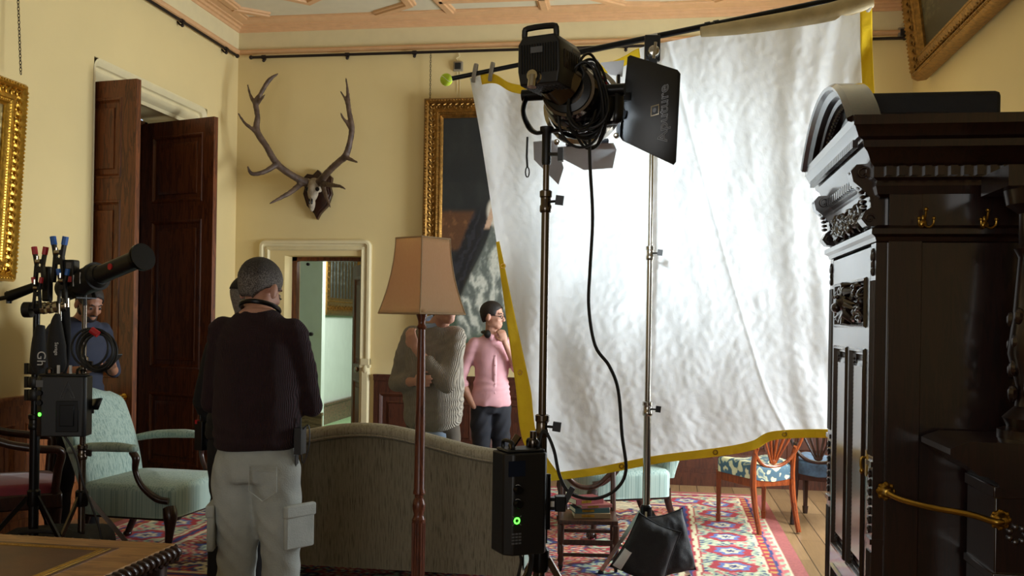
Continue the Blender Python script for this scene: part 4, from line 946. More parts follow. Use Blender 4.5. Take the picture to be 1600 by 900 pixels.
def glasses(r, HM):
    m = MB(); m.M = HM
    for s in (-1, 1):
        m.tube([(s*.034+.022*math.cos(a), .098-.004*abs(math.cos(a)), -.008+.016*math.sin(a)) for a in [i*PI/8 for i in range(16)]], .0022, 6, closed=True); m.tube([(s*.056, .092, -.004), (s*.078, .03, .0), (s*.080, -.02, -.004)], .002, 6)
    m.tube([(-.012, .10, -.006), (.012, .10, -.006)], .002, 6); m.build('glasses', M_bmetal, r)
def neck_headphones(r, c, tilt=0):
    m = MB(); c = V(c); m.tube([c+V((.085*math.cos(a), .075*math.sin(a)+.0, .012*math.sin(a)+tilt*math.sin(a))) for a in [-.6+i*(PI+1.2)/16+PI*0 for i in range(17)]] if False else [c+V((.082*math.cos(a), .080*math.sin(a), -.01*math.sin(a))) for a in [PI*.78+i*(PI*1.44)/18 for i in range(19)]], .011, 8); m.build('headphones', M_black, r)
    for s in (-1, 1): q = MB(); q.ell(c+V((s*.062, .085, -.012)), (.030, .030, .034), 12, 8); q.build('ear_cushion', M_rub, r)

M_maroon = knit('maroon_ribbed_knit', '190C11', '321820', 60)
M_beige = knit('oatmeal_ribbed_knit', '7A7266', 'A59C8E', 42)
M_pink = plain('pink_shirt_cotton', 'D9A3AA', .8, var=.05, scale=14, bump=.2, bscale=200)
M_navyt = plain('navy_cotton', '23283A', .85, var=.1)
M_blackc = plain('black_cotton', '0E0E12', .85, var=.15)
M_jean = plain('pale_washed_denim', 'A9AEAA', .85, var=.14, scale=9, bump=.5, bscale=160)
M_djean = plain('dark_trouser_cloth', '1D1F28', .85, var=.15)
M_cargo = plain('tan_trouser_cloth', '4E4438', .85, var=.15)
def at_px(px, py, d): p = P(px, py, d); return V((p.x, p.y, 0))

# man in the maroon sweater, back to us
c = at_px(401, 700, 4.05)
r, HM, P3 = person('man in dark maroon ribbed sweater and pale cargo jeans standing with his back turned', c, YAW-.16, dict(
    h=1.83, wide=.96, sleeve=.90, top=M_maroon, legs=M_jean, top_name='sweater', hair=M_ghair, hem=.955, back=-.060, head_yaw=-.30, head_pitch=-.32, head_off=(-.018, .055, -.065), lean=(-.01, .01), hairline=.04,
    feet=((-.10, .02), (.13, .0)), trouser=1.06, fold=.007,
    torso=[(.93, .178, .148), (.955, .182, .150), (1.02, .190, .150), (1.12, .188, .142), (1.25, .186, .135), (1.36, .180, .125), (1.425, .150, .10), (1.47, .10, .075), (1.495, .07, .066)],
    arms=dict(L=dict(elbow=(-.225, .05, 1.10), wrist=(-.10, .27, 1.15), palm=(0, 0, 1), side=(1, 0, 0), fwd=(.7, .5, .1)), R=dict(elbow=(.205, .08, 1.10), wrist=(.09, .30, 1.18), palm=(-.5, 0, 1), side=(-1, 0, .3), fwd=(-.6, .5, .1)))))
k_ = MB(); k_.tube([V((.078*math.cos(a), .012+.085*math.sin(a), 1.545-.028*math.sin(a))) for a in [i*PI/12 for i in range(24)]], .0105, 8, closed=True); k_.build('neck_headphones', M_bmetal, r)
def patch(name, m, parent, cx, cy, cz, w, h, d, tilt=0):
    q = MB(); q.M = TF((cx, cy, cz), tilt); q.box(-w/2, w/2, -d/2, d/2, -h/2, h/2); q.box(-w/2-.004, w/2+.004, -d/2-.006, d/2, h/2-.05, h/2+.004); return q.build(name, m, parent, bevel=.008)
patch('cargo_pocket', M_jean, r, .205, -.03, .64, .15, .18, .022, PI/2-.5)
patch('cargo_pocket', M_jean, r, -.185, -.01, .62, .15, .19, .03, -PI/2+.3)
q = MB(); q.M = TF((.095, -.150, .83), -.05); q.tube([(-.06, 0, .07), (.06, 0, .07), (.06, 0, -.03), (0, 0, -.07), (-.06, 0, -.03)], .0028, 5, closed=True); q.tube([(-.06, 0, .055), (.06, 0, .055)], .002, 5); q.build('pocket_seam', M_jean, r)
q = MB(); q.box(.185, .215, -.05, .01, .94, 1.05); q.tube([(.20, -.02, 1.05), (.20, -.02, 1.09)], .005, 6); q.tube(smooth_path([(.205, -.03, 1.03), (.235, -.02, 1.06), (.24, -.02, .98), (.215, -.02, .90), (.205, -.02, .95)], 5), .003, 6); q.box(.183, .187, -.03, .0, .88, .94); q.build('radio_pack', M_black, r, bevel=.004)
# second man with a cap behind him
c = at_px(372, 700, 4.85)
r, HM, P3 = person('person in black clothes and black cap mostly hidden behind the man in maroon', c, YAW-.55, dict(h=1.72, top=M_blackc, legs=M_blackc, top_name='jacket', hair=M_grey_hair, cap=M_nylon, head_yaw=-.5, head_pitch=-.1, head_off=(.035, .03, 0), sleeve=1.1,
    arms=dict(L=dict(elbow=(-.255, -.02, 1.10), wrist=(-.22, .12, .88), palm=(1, 0, 0), side=(0, 1, 0)), R=dict(elbow=(.25, .0, 1.12), wrist=(.12, .25, 1.1), palm=(-1, 0, 0), side=(0, 0, 1)))))
q = MB(); q.box(-.255, -.20, -.06, .0, .82, .97); q.tube([(-.235, -.04, .95), (-.235, -.04, 1.0)], .005, 6); q.build('belt_radio', M_black, r, bevel=.004); q = MB(); q.box(-.25, -.235, -.062, -.04, .955, .975); q.build('radio_button', M_red, r)

# man in oatmeal sweater, hand at his chin, half behind the lamp
c = at_px(676, 700, 5.9)
r, HM, P3 = person('man in oatmeal ribbed sweater behind the floor lamp, head hidden by its shade', c, YAW+PI-.35, dict(h=1.78, wide=.90, top=M_beige, legs=M_cargo, hair=M_grey_hair, hem=.83, head_yaw=.95, head_off=(-.10, .06, -.045), sleeve=1.10, fold=.007, cuff=.62, roll_cuff=1,
    torso=[(.83, .16, .13), (.90, .205, .165), (1.05, .215, .17), (1.2, .21, .155), (1.34, .21, .14), (1.42, .175, .11), (1.47, .10, .08), (1.49, .075, .07)],
    arms=dict(L=dict(elbow=(-.17, .19, 1.13), wrist=(.03, .21, 1.34), palm=(0, -1, .2), side=(1, 0, .4), fwd=(.4, -.1, .9), curl=.6), R=dict(elbow=(.215, .07, 1.12), wrist=(.02, .22, 1.14), palm=(0, -1, 0), side=(0, 0, 1), curl=.5))))
glasses(r, HM)
m = MB(); m.tube([P3(.078*math.cos(a), .005+.08*math.sin(a), 1.495-.03*math.sin(a)) for a in [i*PI/10 for i in range(20)]], (.012, .02) and [(.022, .010)]*20, 8, closed=True); m.build('shirt_collar', plain('pale_blue_shirt', '9FB4D0', .8), r)
m = MB(); m.tube([P3(.17*math.cos(a), .135*math.sin(a), .80) for a in [i*PI/14 for i in range(28)]], [(.035, .008)]*28, 8, closed=True, up=(0, 0, 1)); m.build('shirt_tail', plain('pale_blue_shirt', '9FB4D0', .8), r)

# young man in a pink shirt by the portrait
c = at_px(766, 690, 7.9)
r, HM, P3 = person('young man in pink shirt with headphones round his neck, beside the yellow silk edge', c, YAW+PI+.30, dict(h=1.68, wide=.93, top=M_pink, legs=M_djean, top_name='shirt', hair=M_hair, hem=.86, head_yaw=.95, head_pitch=-.05, cuff=.30, roll_cuff=1, fold=.008, back=-.06,
    arms=dict(R=dict(elbow=(.27, -.06, 1.10), wrist=(.165, .05, .86), hand=0), L=dict(elbow=(-.24, .10, 1.12), wrist=(-.06, .19, 1.42), palm=(0, -1, 0), side=(1, 0, 0), fwd=(.3, -.1, 1), curl=.9))))
glasses(r, HM); neck_headphones(r, P3(0, .0, 1.50))
m = MB(); m.tube([P3(0, .125, z) for z in (.9, 1.1, 1.25)]+[P3(0, .11, 1.4)], [(.012, .004)]*4, 6, up=(1, 0, 0))
for z in (.98, 1.06, 1.14, 1.22, 1.30, 1.38): m.ell(P3(0, .132-.02*max(0, z-1.3)*8, z), (.005, .003, .005), 8, 5)
m.build('button_placket', plain('pink_placket', 'E2B0B6', .8), r)
m = MB()
for s in (-1, 1): m.add([P3(s*.005, .085, 1.475), P3(s*.06, .07, 1.50), P3(s*.075, .09, 1.45), P3(s*.035, .12, 1.425)], [(0, 1, 2, 3)])
m.build('collar', M_pink, r, solid=.005)

# man looking down at his phone, behind the equipment stands
c = at_px(119, 700, 6.45)
r, HM, P3 = person('bearded man in navy t-shirt looking down at a phone behind the equipment stands', c, YAW+PI+.95, dict(h=1.77, wide=1.04, top=M_navyt, legs=M_blackc, top_name='t_shirt', hair=M_hair, beard=M_hair, skin=M_skin2, hem=.88, head_pitch=-.45, head_yaw=.0, head_off=(0, .08, -.05), cuff=-1, lean=(0, .03),
    arms=dict(L=dict(elbow=(-.25, .02, 1.13), wrist=(-.08, .27, 1.17), palm=(.2, 0, 1), side=(1, .2, 0), fwd=(.5, .8, .05), curl=.5), R=dict(elbow=(.25, .03, 1.13), wrist=(.10, .30, 1.16), palm=(-.2, 0, 1), side=(-1, .2, 0), fwd=(-.4, .8, .05), curl=.6))))
wm = r.matrix_basis if False else Matrix.Translation(c) @ Matrix.Rotation(YAW+PI+.95, 4, 'Z')
pp = wm @ V((.01, .42, 1.215)); ph = thing('phone', 'small phone held in both hands by the man in navy', 'phone', pp, YAW+PI+.95)
m = MB(); m.M = Matrix.Rotation(.6, 4, 'X'); m.box(-.037, .037, -.075, .075, -.004, .004); m.build('phone_body', M_black, ph, bevel=.003)
m = MB(); m.M = Matrix.Rotation(.6, 4, 'X'); m.box(-.034, .034, -.070, .070, .0041, .0046); m.build('phone_screen', plain('phone_glass', '6A7078', .1), ph)
# ================================================================ STAG ANTLERS
def antlers():
    o = P(489, 300, 9.45); o.y = YB-.03; r = thing('antler_trophy', 'large stag antlers on a dark shield between the wooden doors and the portrait', 'antlers', o)
    k = 9.45/F_PX
    def q(px, py, out): # point in the local frame of the trophy; out: distance from the wall
        p = P(px, py, 9.62-out*.98); return V((p.x-o.x, -out, p.z-o.z))
    M_ant = NT('antler_horn'); t = M_ant; n = t.noise(t.coords((1, 1, 1)), 14, 5); t.base(t.ramp(n, [(.3, '3A2A22'), (.7, '6A5546')])); t.set(Roughness=.55); t.link(t.bump(t.noise(t.coords((60, 60, 6)), 2, 3), .6, .006), t.b.inputs['Normal']); M_ant = t.m
    m = MB(); sh = [(0, .24), (.05, .19), (.11, .20), (.15, .16), (.135, .06), (.15, 0), (.11, -.12), (.03, -.20), (0, -.26)]
    pl = [(x, z) for x, z in sh]+[(-x, z) for x, z in sh[::-1][1:-1]]; m.prism(pl, -.028, .025, 'Y'); m.prism([(x*.85, z*.87) for x, z in pl], -.036, -.028, 'Y'); m.build('shield', M_dwood, r, bevel=.006)
    M_bone = plain('weathered_bone', '9A8D7A', .7, var=.35, scale=18, bump=.5)
    m = MB(); m.ell((0, -.10, .07), (.075, .085, .075)); m.ell((0, -.15, -.0), (.055, .06, .09)); m.ell((0, -.17, -.10), (.032, .045, .09)); m.ell((0, -.175, -.16), (.025, .03, .04)); m.tube([(-.07, -.11, .03), (.07, -.11, .03)], .03, 10)
    for s in (-1, 1): m.tube([(s*.045, -.09, .09), (s*.085, -.11, .12)], [.035, .03], 10)
    fuse(m, 'skull', M_bone, r, .009, 3, .006, 22)
    m = MB()
    for s in (-1, 1): m.ell((s*.05, -.165, .025), (.022, .026, .022)); m.ell((s*.013, -.205, -.10), (.009, .015, .03))
    m.build('eye_sockets', M_bmetal, r)
    def horn(main, tines):
        m = MB(); pts = smooth_path([q(*p[:3]) for p in main], 6); m.tube(pts, smooth_vals([p[3]*1.2+.002 for p in main], 6), 10); m.ell(pts[0], .045, 10, 8)
        for t_ in tines: m.tube(smooth_path([q(*p[:3]) for p in t_], 6), smooth_vals([p[3]*1.2+.002 for p in t_], 6), 9); m.ell(q(*t_[-1][:3]), t_[-1][3], 8, 6)
        m.ell(pts[-1], main[-1][3], 8, 6); fuse(m, 'antler', M_ant, r, .008, 2, .003, 30)
    horn([(478, 285, .14, .032), (458, 275, .24, .028), (432, 256, .32, .028), (414, 228, .36, .024), (398, 203, .37, .027), (399, 180, .36, .02), (396, 158, .35, .022), (404, 145, .34, .016), (418, 124, .30, .017), (433, 114, .27, .004)],
         [[(470, 288, .16, .024), (455, 300, .32, .02), (440, 308, .42, .016), (420, 318, .48, .004)], [(430, 257, .33, .025), (410, 268, .42, .018), (390, 270, .46, .016), (383, 258, .48, .004)],
          [(400, 206, .37, .022), (388, 198, .40, .014), (376, 188, .41, .010), (366, 173, .42, .003)], [(396, 162, .35, .018), (387, 147, .34, .011), (382, 129, .33, .003)], [(399, 160, .35, .016), (408, 150, .38, .008), (412, 146, .39, .003)]])
    horn([(502, 285, .14, .032), (516, 270, .24, .027), (535, 254, .32, .026), (545, 246, .35, .027), (552, 225, .37, .022), (555, 203, .37, .022), (551, 180, .36, .019), (549, 165, .35, .018), (548, 145, .33, .010), (545, 125, .31, .003)],
         [[(508, 288, .16, .024), (522, 291, .34, .017), (536, 293, .45, .011), (545, 298, .50, .003)], [(543, 247, .35, .022), (553, 252, .38, .014), (565, 257, .42, .004)],
          [(554, 205, .37, .018), (547, 195, .38, .012), (540, 186, .39, .009), (537, 179, .40, .003)], [(551, 178, .36, .016), (545, 160, .35, .011), (536, 145, .34, .003)], [(506, 290, .16, .02), (512, 306, .26, .015), (520, 326, .33, .004)]])
antlers()

# ================================================================ PAINTINGS
def frame_profile(w, d):   # offset inwards, height off the wall
    return [(0, 0), (0, d*.55), (w*.05, d*.75), (w*.12, d*.95), (w*.2, d), (w*.27, d*.85), (w*.33, d*.6), (w*.45, d*.5), (w*.6, d*.62), (w*.72, d*.72), (w*.76, d*.6), (w*.82, d*.55), (w*.88, d*.62), (w*.93, d*.45), (w, d*.35), (w, d*.15)]
def picture(label, M, w, h, fw, fd, paint, mats=(None, None), orn=1, seed=1, loc=None, name='framed_painting', cat='painting', res=.012):
    """M maps local x (width), y (height), z (out of the wall) to the world; origin at the lower left corner"""
    M = Matrix(M); o = M.translation.copy(); r = thing(name, label, cat, o); Mr = Matrix.Translation(-o) @ M
    m = MB(); m.M = Mr; m.sweep([(0, 0), (w, 0), (w, h), (0, h)], frame_profile(fw, fd)); m.box(.01, w-.01, .01, h-.01, .002, .012); fr_ = m.build('frame', mats[0] or M_gold, r, angle=25)
    # leafy composition ornament running round the frame
    m = MB(); m.M = Mr; rnd = random.Random(seed)
    def side(a, b, inn):
        a, b, inn = V(a), V(b), V(inn); L = (b-a).length; d = (b-a)/L; n = int(L/(fw*.30))
        for k in range(n):
            c = a+d*(L*(k+.5)/n); s = 1 if k % 2 else -1; r1 = fw*.13
            m.tube([c+inn*(fw*.46+s*r1*math.cos(q*.7)*(1-q*.09))+d*(r1*math.sin(q*.7)*(1-q*.09))+V((0, 0, fd*.60)) for q in range(8)], [fw*.02+fw*.018*math.sin(q/7*PI) for q in range(8)], 6)
            m.tube([c+d*(-fw*.12)+inn*fw*(.30)+V((0, 0, fd*.72)), c+inn*fw*.36+V((0, 0, fd*.82)), c+d*(fw*.12)+inn*fw*.44+V((0, 0, fd*.7))], [fw*.02, fw*.045, fw*.015], 6)
            if orn > 1:
                for j in range(2): c2 = c+d*fw*.3*(j*.5-.2); m.ell(c2+inn*fw*.13+V((0, 0, fd*.97)), (fw*.05, fw*.05, fw*.045), 7, 5)
        n2 = int(L/(fw*.11))
        for k in range(n2): c = a+d*(L*(k+.5)/n2); m.ell(c+inn*fw*.79+V((0, 0, fd*.57)), fw*.032, 6, 4)
    side((fw*.3, 0, 0), (w-fw*.3, 0, 0), (0, 1, 0)); side((w, fw*.3, 0), (w, h-fw*.3, 0), (-1, 0, 0)); side((w-fw*.3, h, 0), (fw*.3, h, 0), (0, -1, 0)); side((0, h-fw*.3, 0), (0, fw*.3, 0), (1, 0, 0))
    m.build('frame_ornament', mats[1] or mats[0] or M_gold, r)
    m = MB(); x0, x1, y0, y1 = fw*.97, w-fw*.97, fw*.97, h-fw*.97; nx, ny = max(2, int((x1-x0)/res)), max(2, int((y1-y0)/res))
    m.grid(lambda u, v: (x0+(x1-x0)*u, y0+(y1-y0)*v, fd*.2), nx, ny); c = m.build('canvas', paint[0], r, smooth=False, fix=False)
    colour_mesh(c, lambda co: paint[1](*np.meshgrid(np.linspace(0, 1, nx), np.linspace(0, 1, ny))).reshape(-1, 3))
    for v in c.data.vertices: v.co = Mr @ v.co
    return r
def fbm(x, y, s, seed=0):
    v = 0
    for k in range(5): f = s*2**k; v = v+np.sin(x*f*1.3+2.1*np.sin(y*f*.9+seed+k)+seed)*np.sin(y*f*1.1+1.7*np.sin(x*f*1.2+k*2+seed))/(1.6**k)
    return v/2
def col(h): return np.array(srgb(h)[:3])
def blend(c, m, k): return c*(1-m[..., None])+col(k)*m[..., None]
sm = lambda a, b, x: np.clip((x-a)/(b-a), 0, 1)**2*(3-2*np.clip((x-a)/(b-a), 0, 1))
def portrait(u, v):     # v up; dark room, seated figure in a pale dress
    n = fbm(u, v, 9, 1); n2 = fbm(u, v, 31, 4); c = np.zeros(u.shape+(3,))+col('1D2124'); c = blend(c, sm(.1, .8, n*.5+.3)*.5, '303432')
    m = sm(.40, .43, v)*sm(.60, .57, v)*sm(.25, .22, u+.01*n2); c = blend(c, m, '5A3A24'); c = blend(c, m*sm(.1, .6, n2)*.7, '7E5636')
    m = sm(.40, .34, v+.03*n); c = blend(c, m*.9, '2B2A24'); m = sm(.16, .08, v+.04*n); c = blend(c, m, '4A5A48')
    xm = .33-.62*(.60-v); m = sm(.085, .055, np.abs(u-xm+.03)-.02*n)*sm(.62, .55, v)*sm(.14, .22, v); c = blend(c, m, '17181D'); c = blend(c, m*sm(.5, .8, .5+.5*np.sin(u*90-v*60+n*6))*.35, '3A3C46')
    ctr = .42-.10*(.5-v)-.05*np.sin(v*9); hw_ = .10+.24*np.clip(.62-v, 0, 1); m = sm(1.05, .85, np.abs(u-ctr)/hw_)*sm(.60, .56, v)*sm(.05, .13, v+.05*np.sin(u*9)); fold = .5+.5*np.sin(u*52+26*v+8*np.sin(v*7)+n*5)
    c = blend(c, m, '8C938B'); c = blend(c, m*sm(.5, .95, fold), 'C9CBC0'); c = blend(c, m*sm(.4, .05, fold)*.75, '4F5653')
    m = sm(.075, .055, np.hypot((u-.40)*.8, (v-.585)*.9)); c = blend(c, m, 'D3CDBF'); m = sm(.022, .016, np.abs(u-.345-.5*(v-.56)))*sm(.50, .52, v)*sm(.62, .60, v); c = blend(c, m, 'C9A88E')
    m = sm(.05, .04, np.hypot((u-.42)*.85, (v-.70)*.9)); c = blend(c, m, 'C9A88E'); m = sm(.07, .06, np.hypot((u-.43)*.85, (v-.725)*.9))*sm(.70, .72, v+(u-.42)*.5); c = blend(c, m, '2A1D17')
    return np.clip(c*(.94+.12*np.random.RandomState(2).rand(*u.shape))[..., None], 0, 1)
def stormy(a, b, c3):
    def f(u, v): n = fbm(u, v, 12, 3); n2 = fbm(u, v, 40, 8); c = np.zeros(u.shape+(3,))+col(a); c = blend(c, sm(-.2, .6, n+.6*(v-.4)), b); c = blend(c, sm(.25, .7, n2)*sm(.2, .7, v), c3); c = blend(c, sm(.4, .25, v+.08*n), a); return c
    return f
M_oil = attr_mat('oil_paint', .35, .25, 160)
# portrait on the back wall
tl = P(664, 155, 9.4); br_z = 1.10; M_ = frame3((tl.x, YB-.035, br_z), (1, 0, 0), (0, -.018, 1)); M_ = Matrix(((1, 0, 0, tl.x), (0, 0, -1, YB-.03), (0, 1, 0, br_z), (0, 0, 0, 1)))
picture('large dark gilt-framed portrait of a figure in pale dress, beside the silk', M_, 1.78, tl.z-br_z, .19, .09, (M_oil, portrait), (M_goldd, M_goldd), 2, 3)
# gilt frame on the left wall, tilting forward (seen at the left edge)
Ml = frame3((XL+.03, 5.74-1.5, 1.72), (0, 1, 0), (.055, 0, 1)); Ml = Matrix.Translation(V((0, 0, 0))) @ Ml
def to_room(Mx): return Mx
# local z must point into the room (+X): x = +Y, y = up -> z = +X
picture('bright gilt picture frame leaning off the left wall at the left edge', Ml, 1.5, 1.30, .17, .08, (M_oil, stormy('6A5A34', 'A8925A', 'D9C48A')), (M_gold, M_gold), 2, 5)
Mr_ = frame3((XR-.03, 8.62, 3.62), (0, -1, 0), (-.13, 0, 1)); picture('heavy antique gilt frame high on the right wall above the carved cabinet', Mr_, 2.6, 1.0, .22, .13, (M_oil, stormy('2E2E22', '5A5A44', '7A7A60')), (M_goldd, M_goldd), 2, 8)
# picture in the passage
pa2 = P(501, 492, 10.85)
s0, s1 = flat(P(497, 490, 11.0)), flat(P(562, 490, 12.0))
tdir = dr; base_p = pa+nr*.03; z0_ = 1.56
Mp = frame3((base_p.x+tdir.x*.05, base_p.y+tdir.y*.05, z0_), (tdir.x, tdir.y, 0), (0, 0, 1))
picture('gilt-framed grey landscape hanging in the passage beyond the small doorway', Mp, 1.95, 1.15, .26, .06, (M_oil, stormy('6A7476', 'A6B0B2', 'DDE2DF')), (M_goldd, M_goldd), 1, 9)
# chains and cords
def chain_obj(label, a, b):
    a, b = V(a), V(b); L = (b-a).length; n = int(L/.022); d = (b-a)/L; m = MB(a)
    for k in range(n):
        c = a+d*(L*(k+.5)/n); w = V((1, 0, 0)) if k % 2 else V((0, 1, 0))
        m.tube([c+d*(.014*math.cos(t_*PI/4))+w*(.007*math.sin(t_*PI/4)) for t_ in range(8)], .0025, 5, closed=True)
    o = m.build('picture_chain', M_iron); o.location = a; return tag(o, label, 'chain')
x = P(669, 120, 9.3).x; chain_obj('dark chain from the rail to the top left of the large portrait', (x, YB-.06, 4.12), (x, YB-.06, tl.z-.03))
p = P(19, 60, 6.5); chain_obj('dark chain hanging to the gilt frame at the left edge', (XL+.06, 5.72, 4.12), (XL+.12, 5.72, 3.08))

# wall sensors hanging just below the rail
for px, py, lab in ((713, 100, 'small square black wall sensor hanging left of the silk above the portrait'), (1389, 79, 'small square black wall sensor on the back wall to the right of the silk')):
    p = P(px, py, 9.3); p.y = YB; r = thing('wall_sensor', lab, 'sensor', p)
    m = MB(); m.box(-.047, .047, -.03, -.001, -.047, .047); m.build('sensor_plate', plain('sensor_plate_grey', '8A7F6A', .5), r, bevel=.004)
    m = MB(); m.box(-.03, .03, -.045, -.03, -.03, .03); m.build('sensor_box', M_black, r, bevel=.003)
    m = MB(); m.tube(smooth_path([(0, -.01, .045), (-.02, -.012, .08), (.01, -.012, .10), (0, -.02, .14)], 4), .004, 6)
    if px < 800: m.tube([(.02, -.008, -.04), (.02, -.008, -.42)], .003, 6); m.tube([(-.01, -.008, -.04), (-.01, -.008, -.42)], .003, 6)
    m.build('sensor_wire', M_stone, r)

# ================================================================ SILK ON ITS POLE
M_silkm = NT('white_silk'); t = M_silkm
v = t.coords((1, 1, 1)); n1 = t.noise(t.coords((1.5, 1, 1)), 5, 6, 2.5, .62); vo = t.add('ShaderNodeTexVoronoi', feature='DISTANCE_TO_EDGE', i_Scale=9.0)
nn = t.add('ShaderNodeTexNoise', i_Scale=3.0, i_Detail=4); t.link(v, nn.inputs['Vector']); ad = t.add('ShaderNodeMixRGB', blend_type='ADD'); ad.inputs[0].default_value = .6; t.link(v, ad.inputs[1]); t.link(nn.outputs[1], ad.inputs[2]); t.link(ad.outputs[0], vo.inputs['Vector'])
t.b.inputs['Base Color'].default_value = srgb('ECF2F6'); t.set(Roughness=.45)
b1 = t.bump(n1, .2, .03); b2 = t.bump(t.ramp(vo.outputs['Distance'], [(0, (0, 0, 0, 1)), (.12, (1, 1, 1, 1))]), .10, .010, b1); n3 = t.noise(t.coords((1, 1, .6), (0, .7, 0)), 26, 5, 2.0, .6); b2 = t.bump(n3, .22, .006, b2); t.link(b2, t.b.inputs['Normal'])
tr = t.add('ShaderNodeBsdfTranslucent'); tr.inputs[0].default_value = srgb('EEF1F6'); mxs = t.add('ShaderNodeMixShader'); mxs.inputs[0].default_value = .38
t.link(t.b.outputs[0], mxs.inputs[1]); t.link(tr.outputs[0], mxs.inputs[2]); t.link(mxs.outputs[0], t.n['Material Output'].inputs[0]); M_silk = t.m
SD = 5.72
def poly_at(pts, s):
    L = [0]; 
    for a, b in zip(pts, pts[1:]): L.append(L[-1]+math.hypot(b[0]-a[0], b[1]-a[1]))
    x = s*L[-1]
    for i in range(len(pts)-1):
        if x <= L[i+1]+1e-9: q = (x-L[i])/(L[i+1]-L[i]); return (pts[i][0]+(pts[i+1][0]-pts[i][0])*q, pts[i][1]+(pts[i+1][1]-pts[i][1])*q)
    return pts[-1]
def dense(pts): p = smooth_path([(a, b, 0) for a, b in pts], 8); return [(q.x, q.y) for q in p]
TOP = dense([(734, 122), (770, 116), (800, 131), (850, 134), (920, 110), (968, 92), (1003, 74), (1060, 62), (1120, 50), (1220, 30), (1300, 18), (1352, 0), (1362, -4)])
BOT = dense([(858, 752), (935, 742), (1030, 724), (1130, 712), (1180, 702), (1212, 687), (1290, 684), (1350, 688), (1440, 676)])
LEF = dense([(734, 122), (752, 220), (776, 380), (792, 500), (806, 600), (818, 690), (858, 752)])
RIG = dense([(1362, -4), (1366, 140), (1385, 340), (1410, 520), (1440, 676)])
def silk_px(u, v):          # v from top (0) to bottom (1)
    t_, b_, l_, r_ = poly_at(TOP, u), poly_at(BOT, u), poly_at(LEF, v), poly_at(RIG, v)
    c00, c10, c01, c11 = TOP[0], TOP[-1], BOT[0], BOT[-1]
    return tuple((1-v)*t_[i]+v*b_[i]+(1-u)*l_[i]+u*r_[i]-((1-u)*(1-v)*c00[i]+u*(1-v)*c10[i]+(1-u)*v*c01[i]+u*v*c11[i]) for i in (0, 1))
def silk_depth(u, v):
    d = SD; rt = max(0, (u-.62)/.38); lf = max(0, (.3-u)/.3)
    w = noise.noise(V((u*3, v*2, 5)))
    d += .035*math.sin(u*26+w*4)*(rt*.9+.12)+.012*math.sin(u*75+w*9+v*3)*rt+.03*math.sin((u+v*.22)*34+w*5)*lf
    d += .03*noise.noise(V((u*4, v*3, 1)))+.016*noise.noise(V((u*14, v*9, 2)))+.007*abs(noise.noise(V((u*33, v*30, 3))))+.0035*noise.noise(V((u*70, v*70, 4)))
    d += .05*math.exp(-((u-.80-.02*v)/.02)**2)*(v > .5)*(v-.5)*2
    d += .008*math.exp(-((u-.50-.15*v)/.004)**2)
    return d
SPT = {}
NU_, NV_ = 260, 250
def silk_pt(u, v, off=0):
    px, py = silk_px(u, v); return P(px, py, silk_depth(u, v)-off)
so = P(1060, 62, SD); silk = thing('diffusion_silk', 'large wrinkled white silk with yellow edging hung from the black pole', 'diffusion fabric', so)
BW = .026
m = MB(so); m.grid(lambda u, v: silk_pt(u, v), NU_, NV_); m.build('fabric', M_silk, silk, angle=180)
def strip(u0, u1, v0, v1, nu, nv):
    m = MB(so); m.grid(lambda a, b: silk_pt(u0+(u1-u0)*a, v0+(v1-v0)*b, .004), nu, nv); m.build('yellow_edging', M_yel, silk, solid=.003, angle=180)
m = MB(so); m.grid(lambda a, b: silk_pt(-.001+a*(.008+BW*1.15*min(1, b*1.6)), .40+.602*b, .004), 8, 110); m.build('yellow_edging', M_yel, silk, solid=.003, angle=180); strip(BW, 1, 1-.022, 1.001, 200, 8); strip(1-.030, 1.001, 0, 1, 8, 160); strip(BW, .43, -.001, .022, 90, 8)
M_tape = plain('grey_fabric_tape', '9A9488', .6)
gm = []
for u, v in [(.008, .46), (.014, .72), (.014, .93)]+[(x, .989) for x in (.2, .45, .64, .84)]+[(.985, .3), (.985, .6)]:
    c = silk_pt(u, v, .008); m = MB(so); m.M = Matrix.Translation(c) @ FWD.to_track_quat('Y', 'Z').to_matrix().to_4x4(); m.tube([(.013*math.cos(a), 0, .013*math.sin(a)) for a in [i*PI/6 for i in range(12)]], .004, 6, closed=True); m.build('grommet', M_brass, silk)
# upper hem: silk rolled over the pole at the right, translucent sleeve
m = MB(so); pts = [P(px, py, SD-.02) for px, py in [(1095, 50), (1160, 42), (1225, 32), (1300, 18), (1360, -2)]]; m.tube(smooth_path(pts, 5), smooth_vals([(.03, .02), (.045, .03), (.05, .035), (.055, .035), (.055, .04)], 5), 14, up=(0, 0, 1)); m.build('rolled_hem', plain('cream_hem_webbing', 'B9A67A', .6, var=.2, bump=.4), silk, angle=60)
for px, py in ((742, 120), (768, 118), (1358, 10)):
    m = MB(so)
    c = P(px, py-6, SD+.0); m.tube([c+RGT*(.03*math.sin(a)*.3)+FWD*(.045*math.cos(a))+UP*(.055*math.sin(a)) for a in [i*PI/6 for i in range(12)]], [(.012, .003)]*12, 6, closed=True); m.build('tie_tape', M_tape, silk)
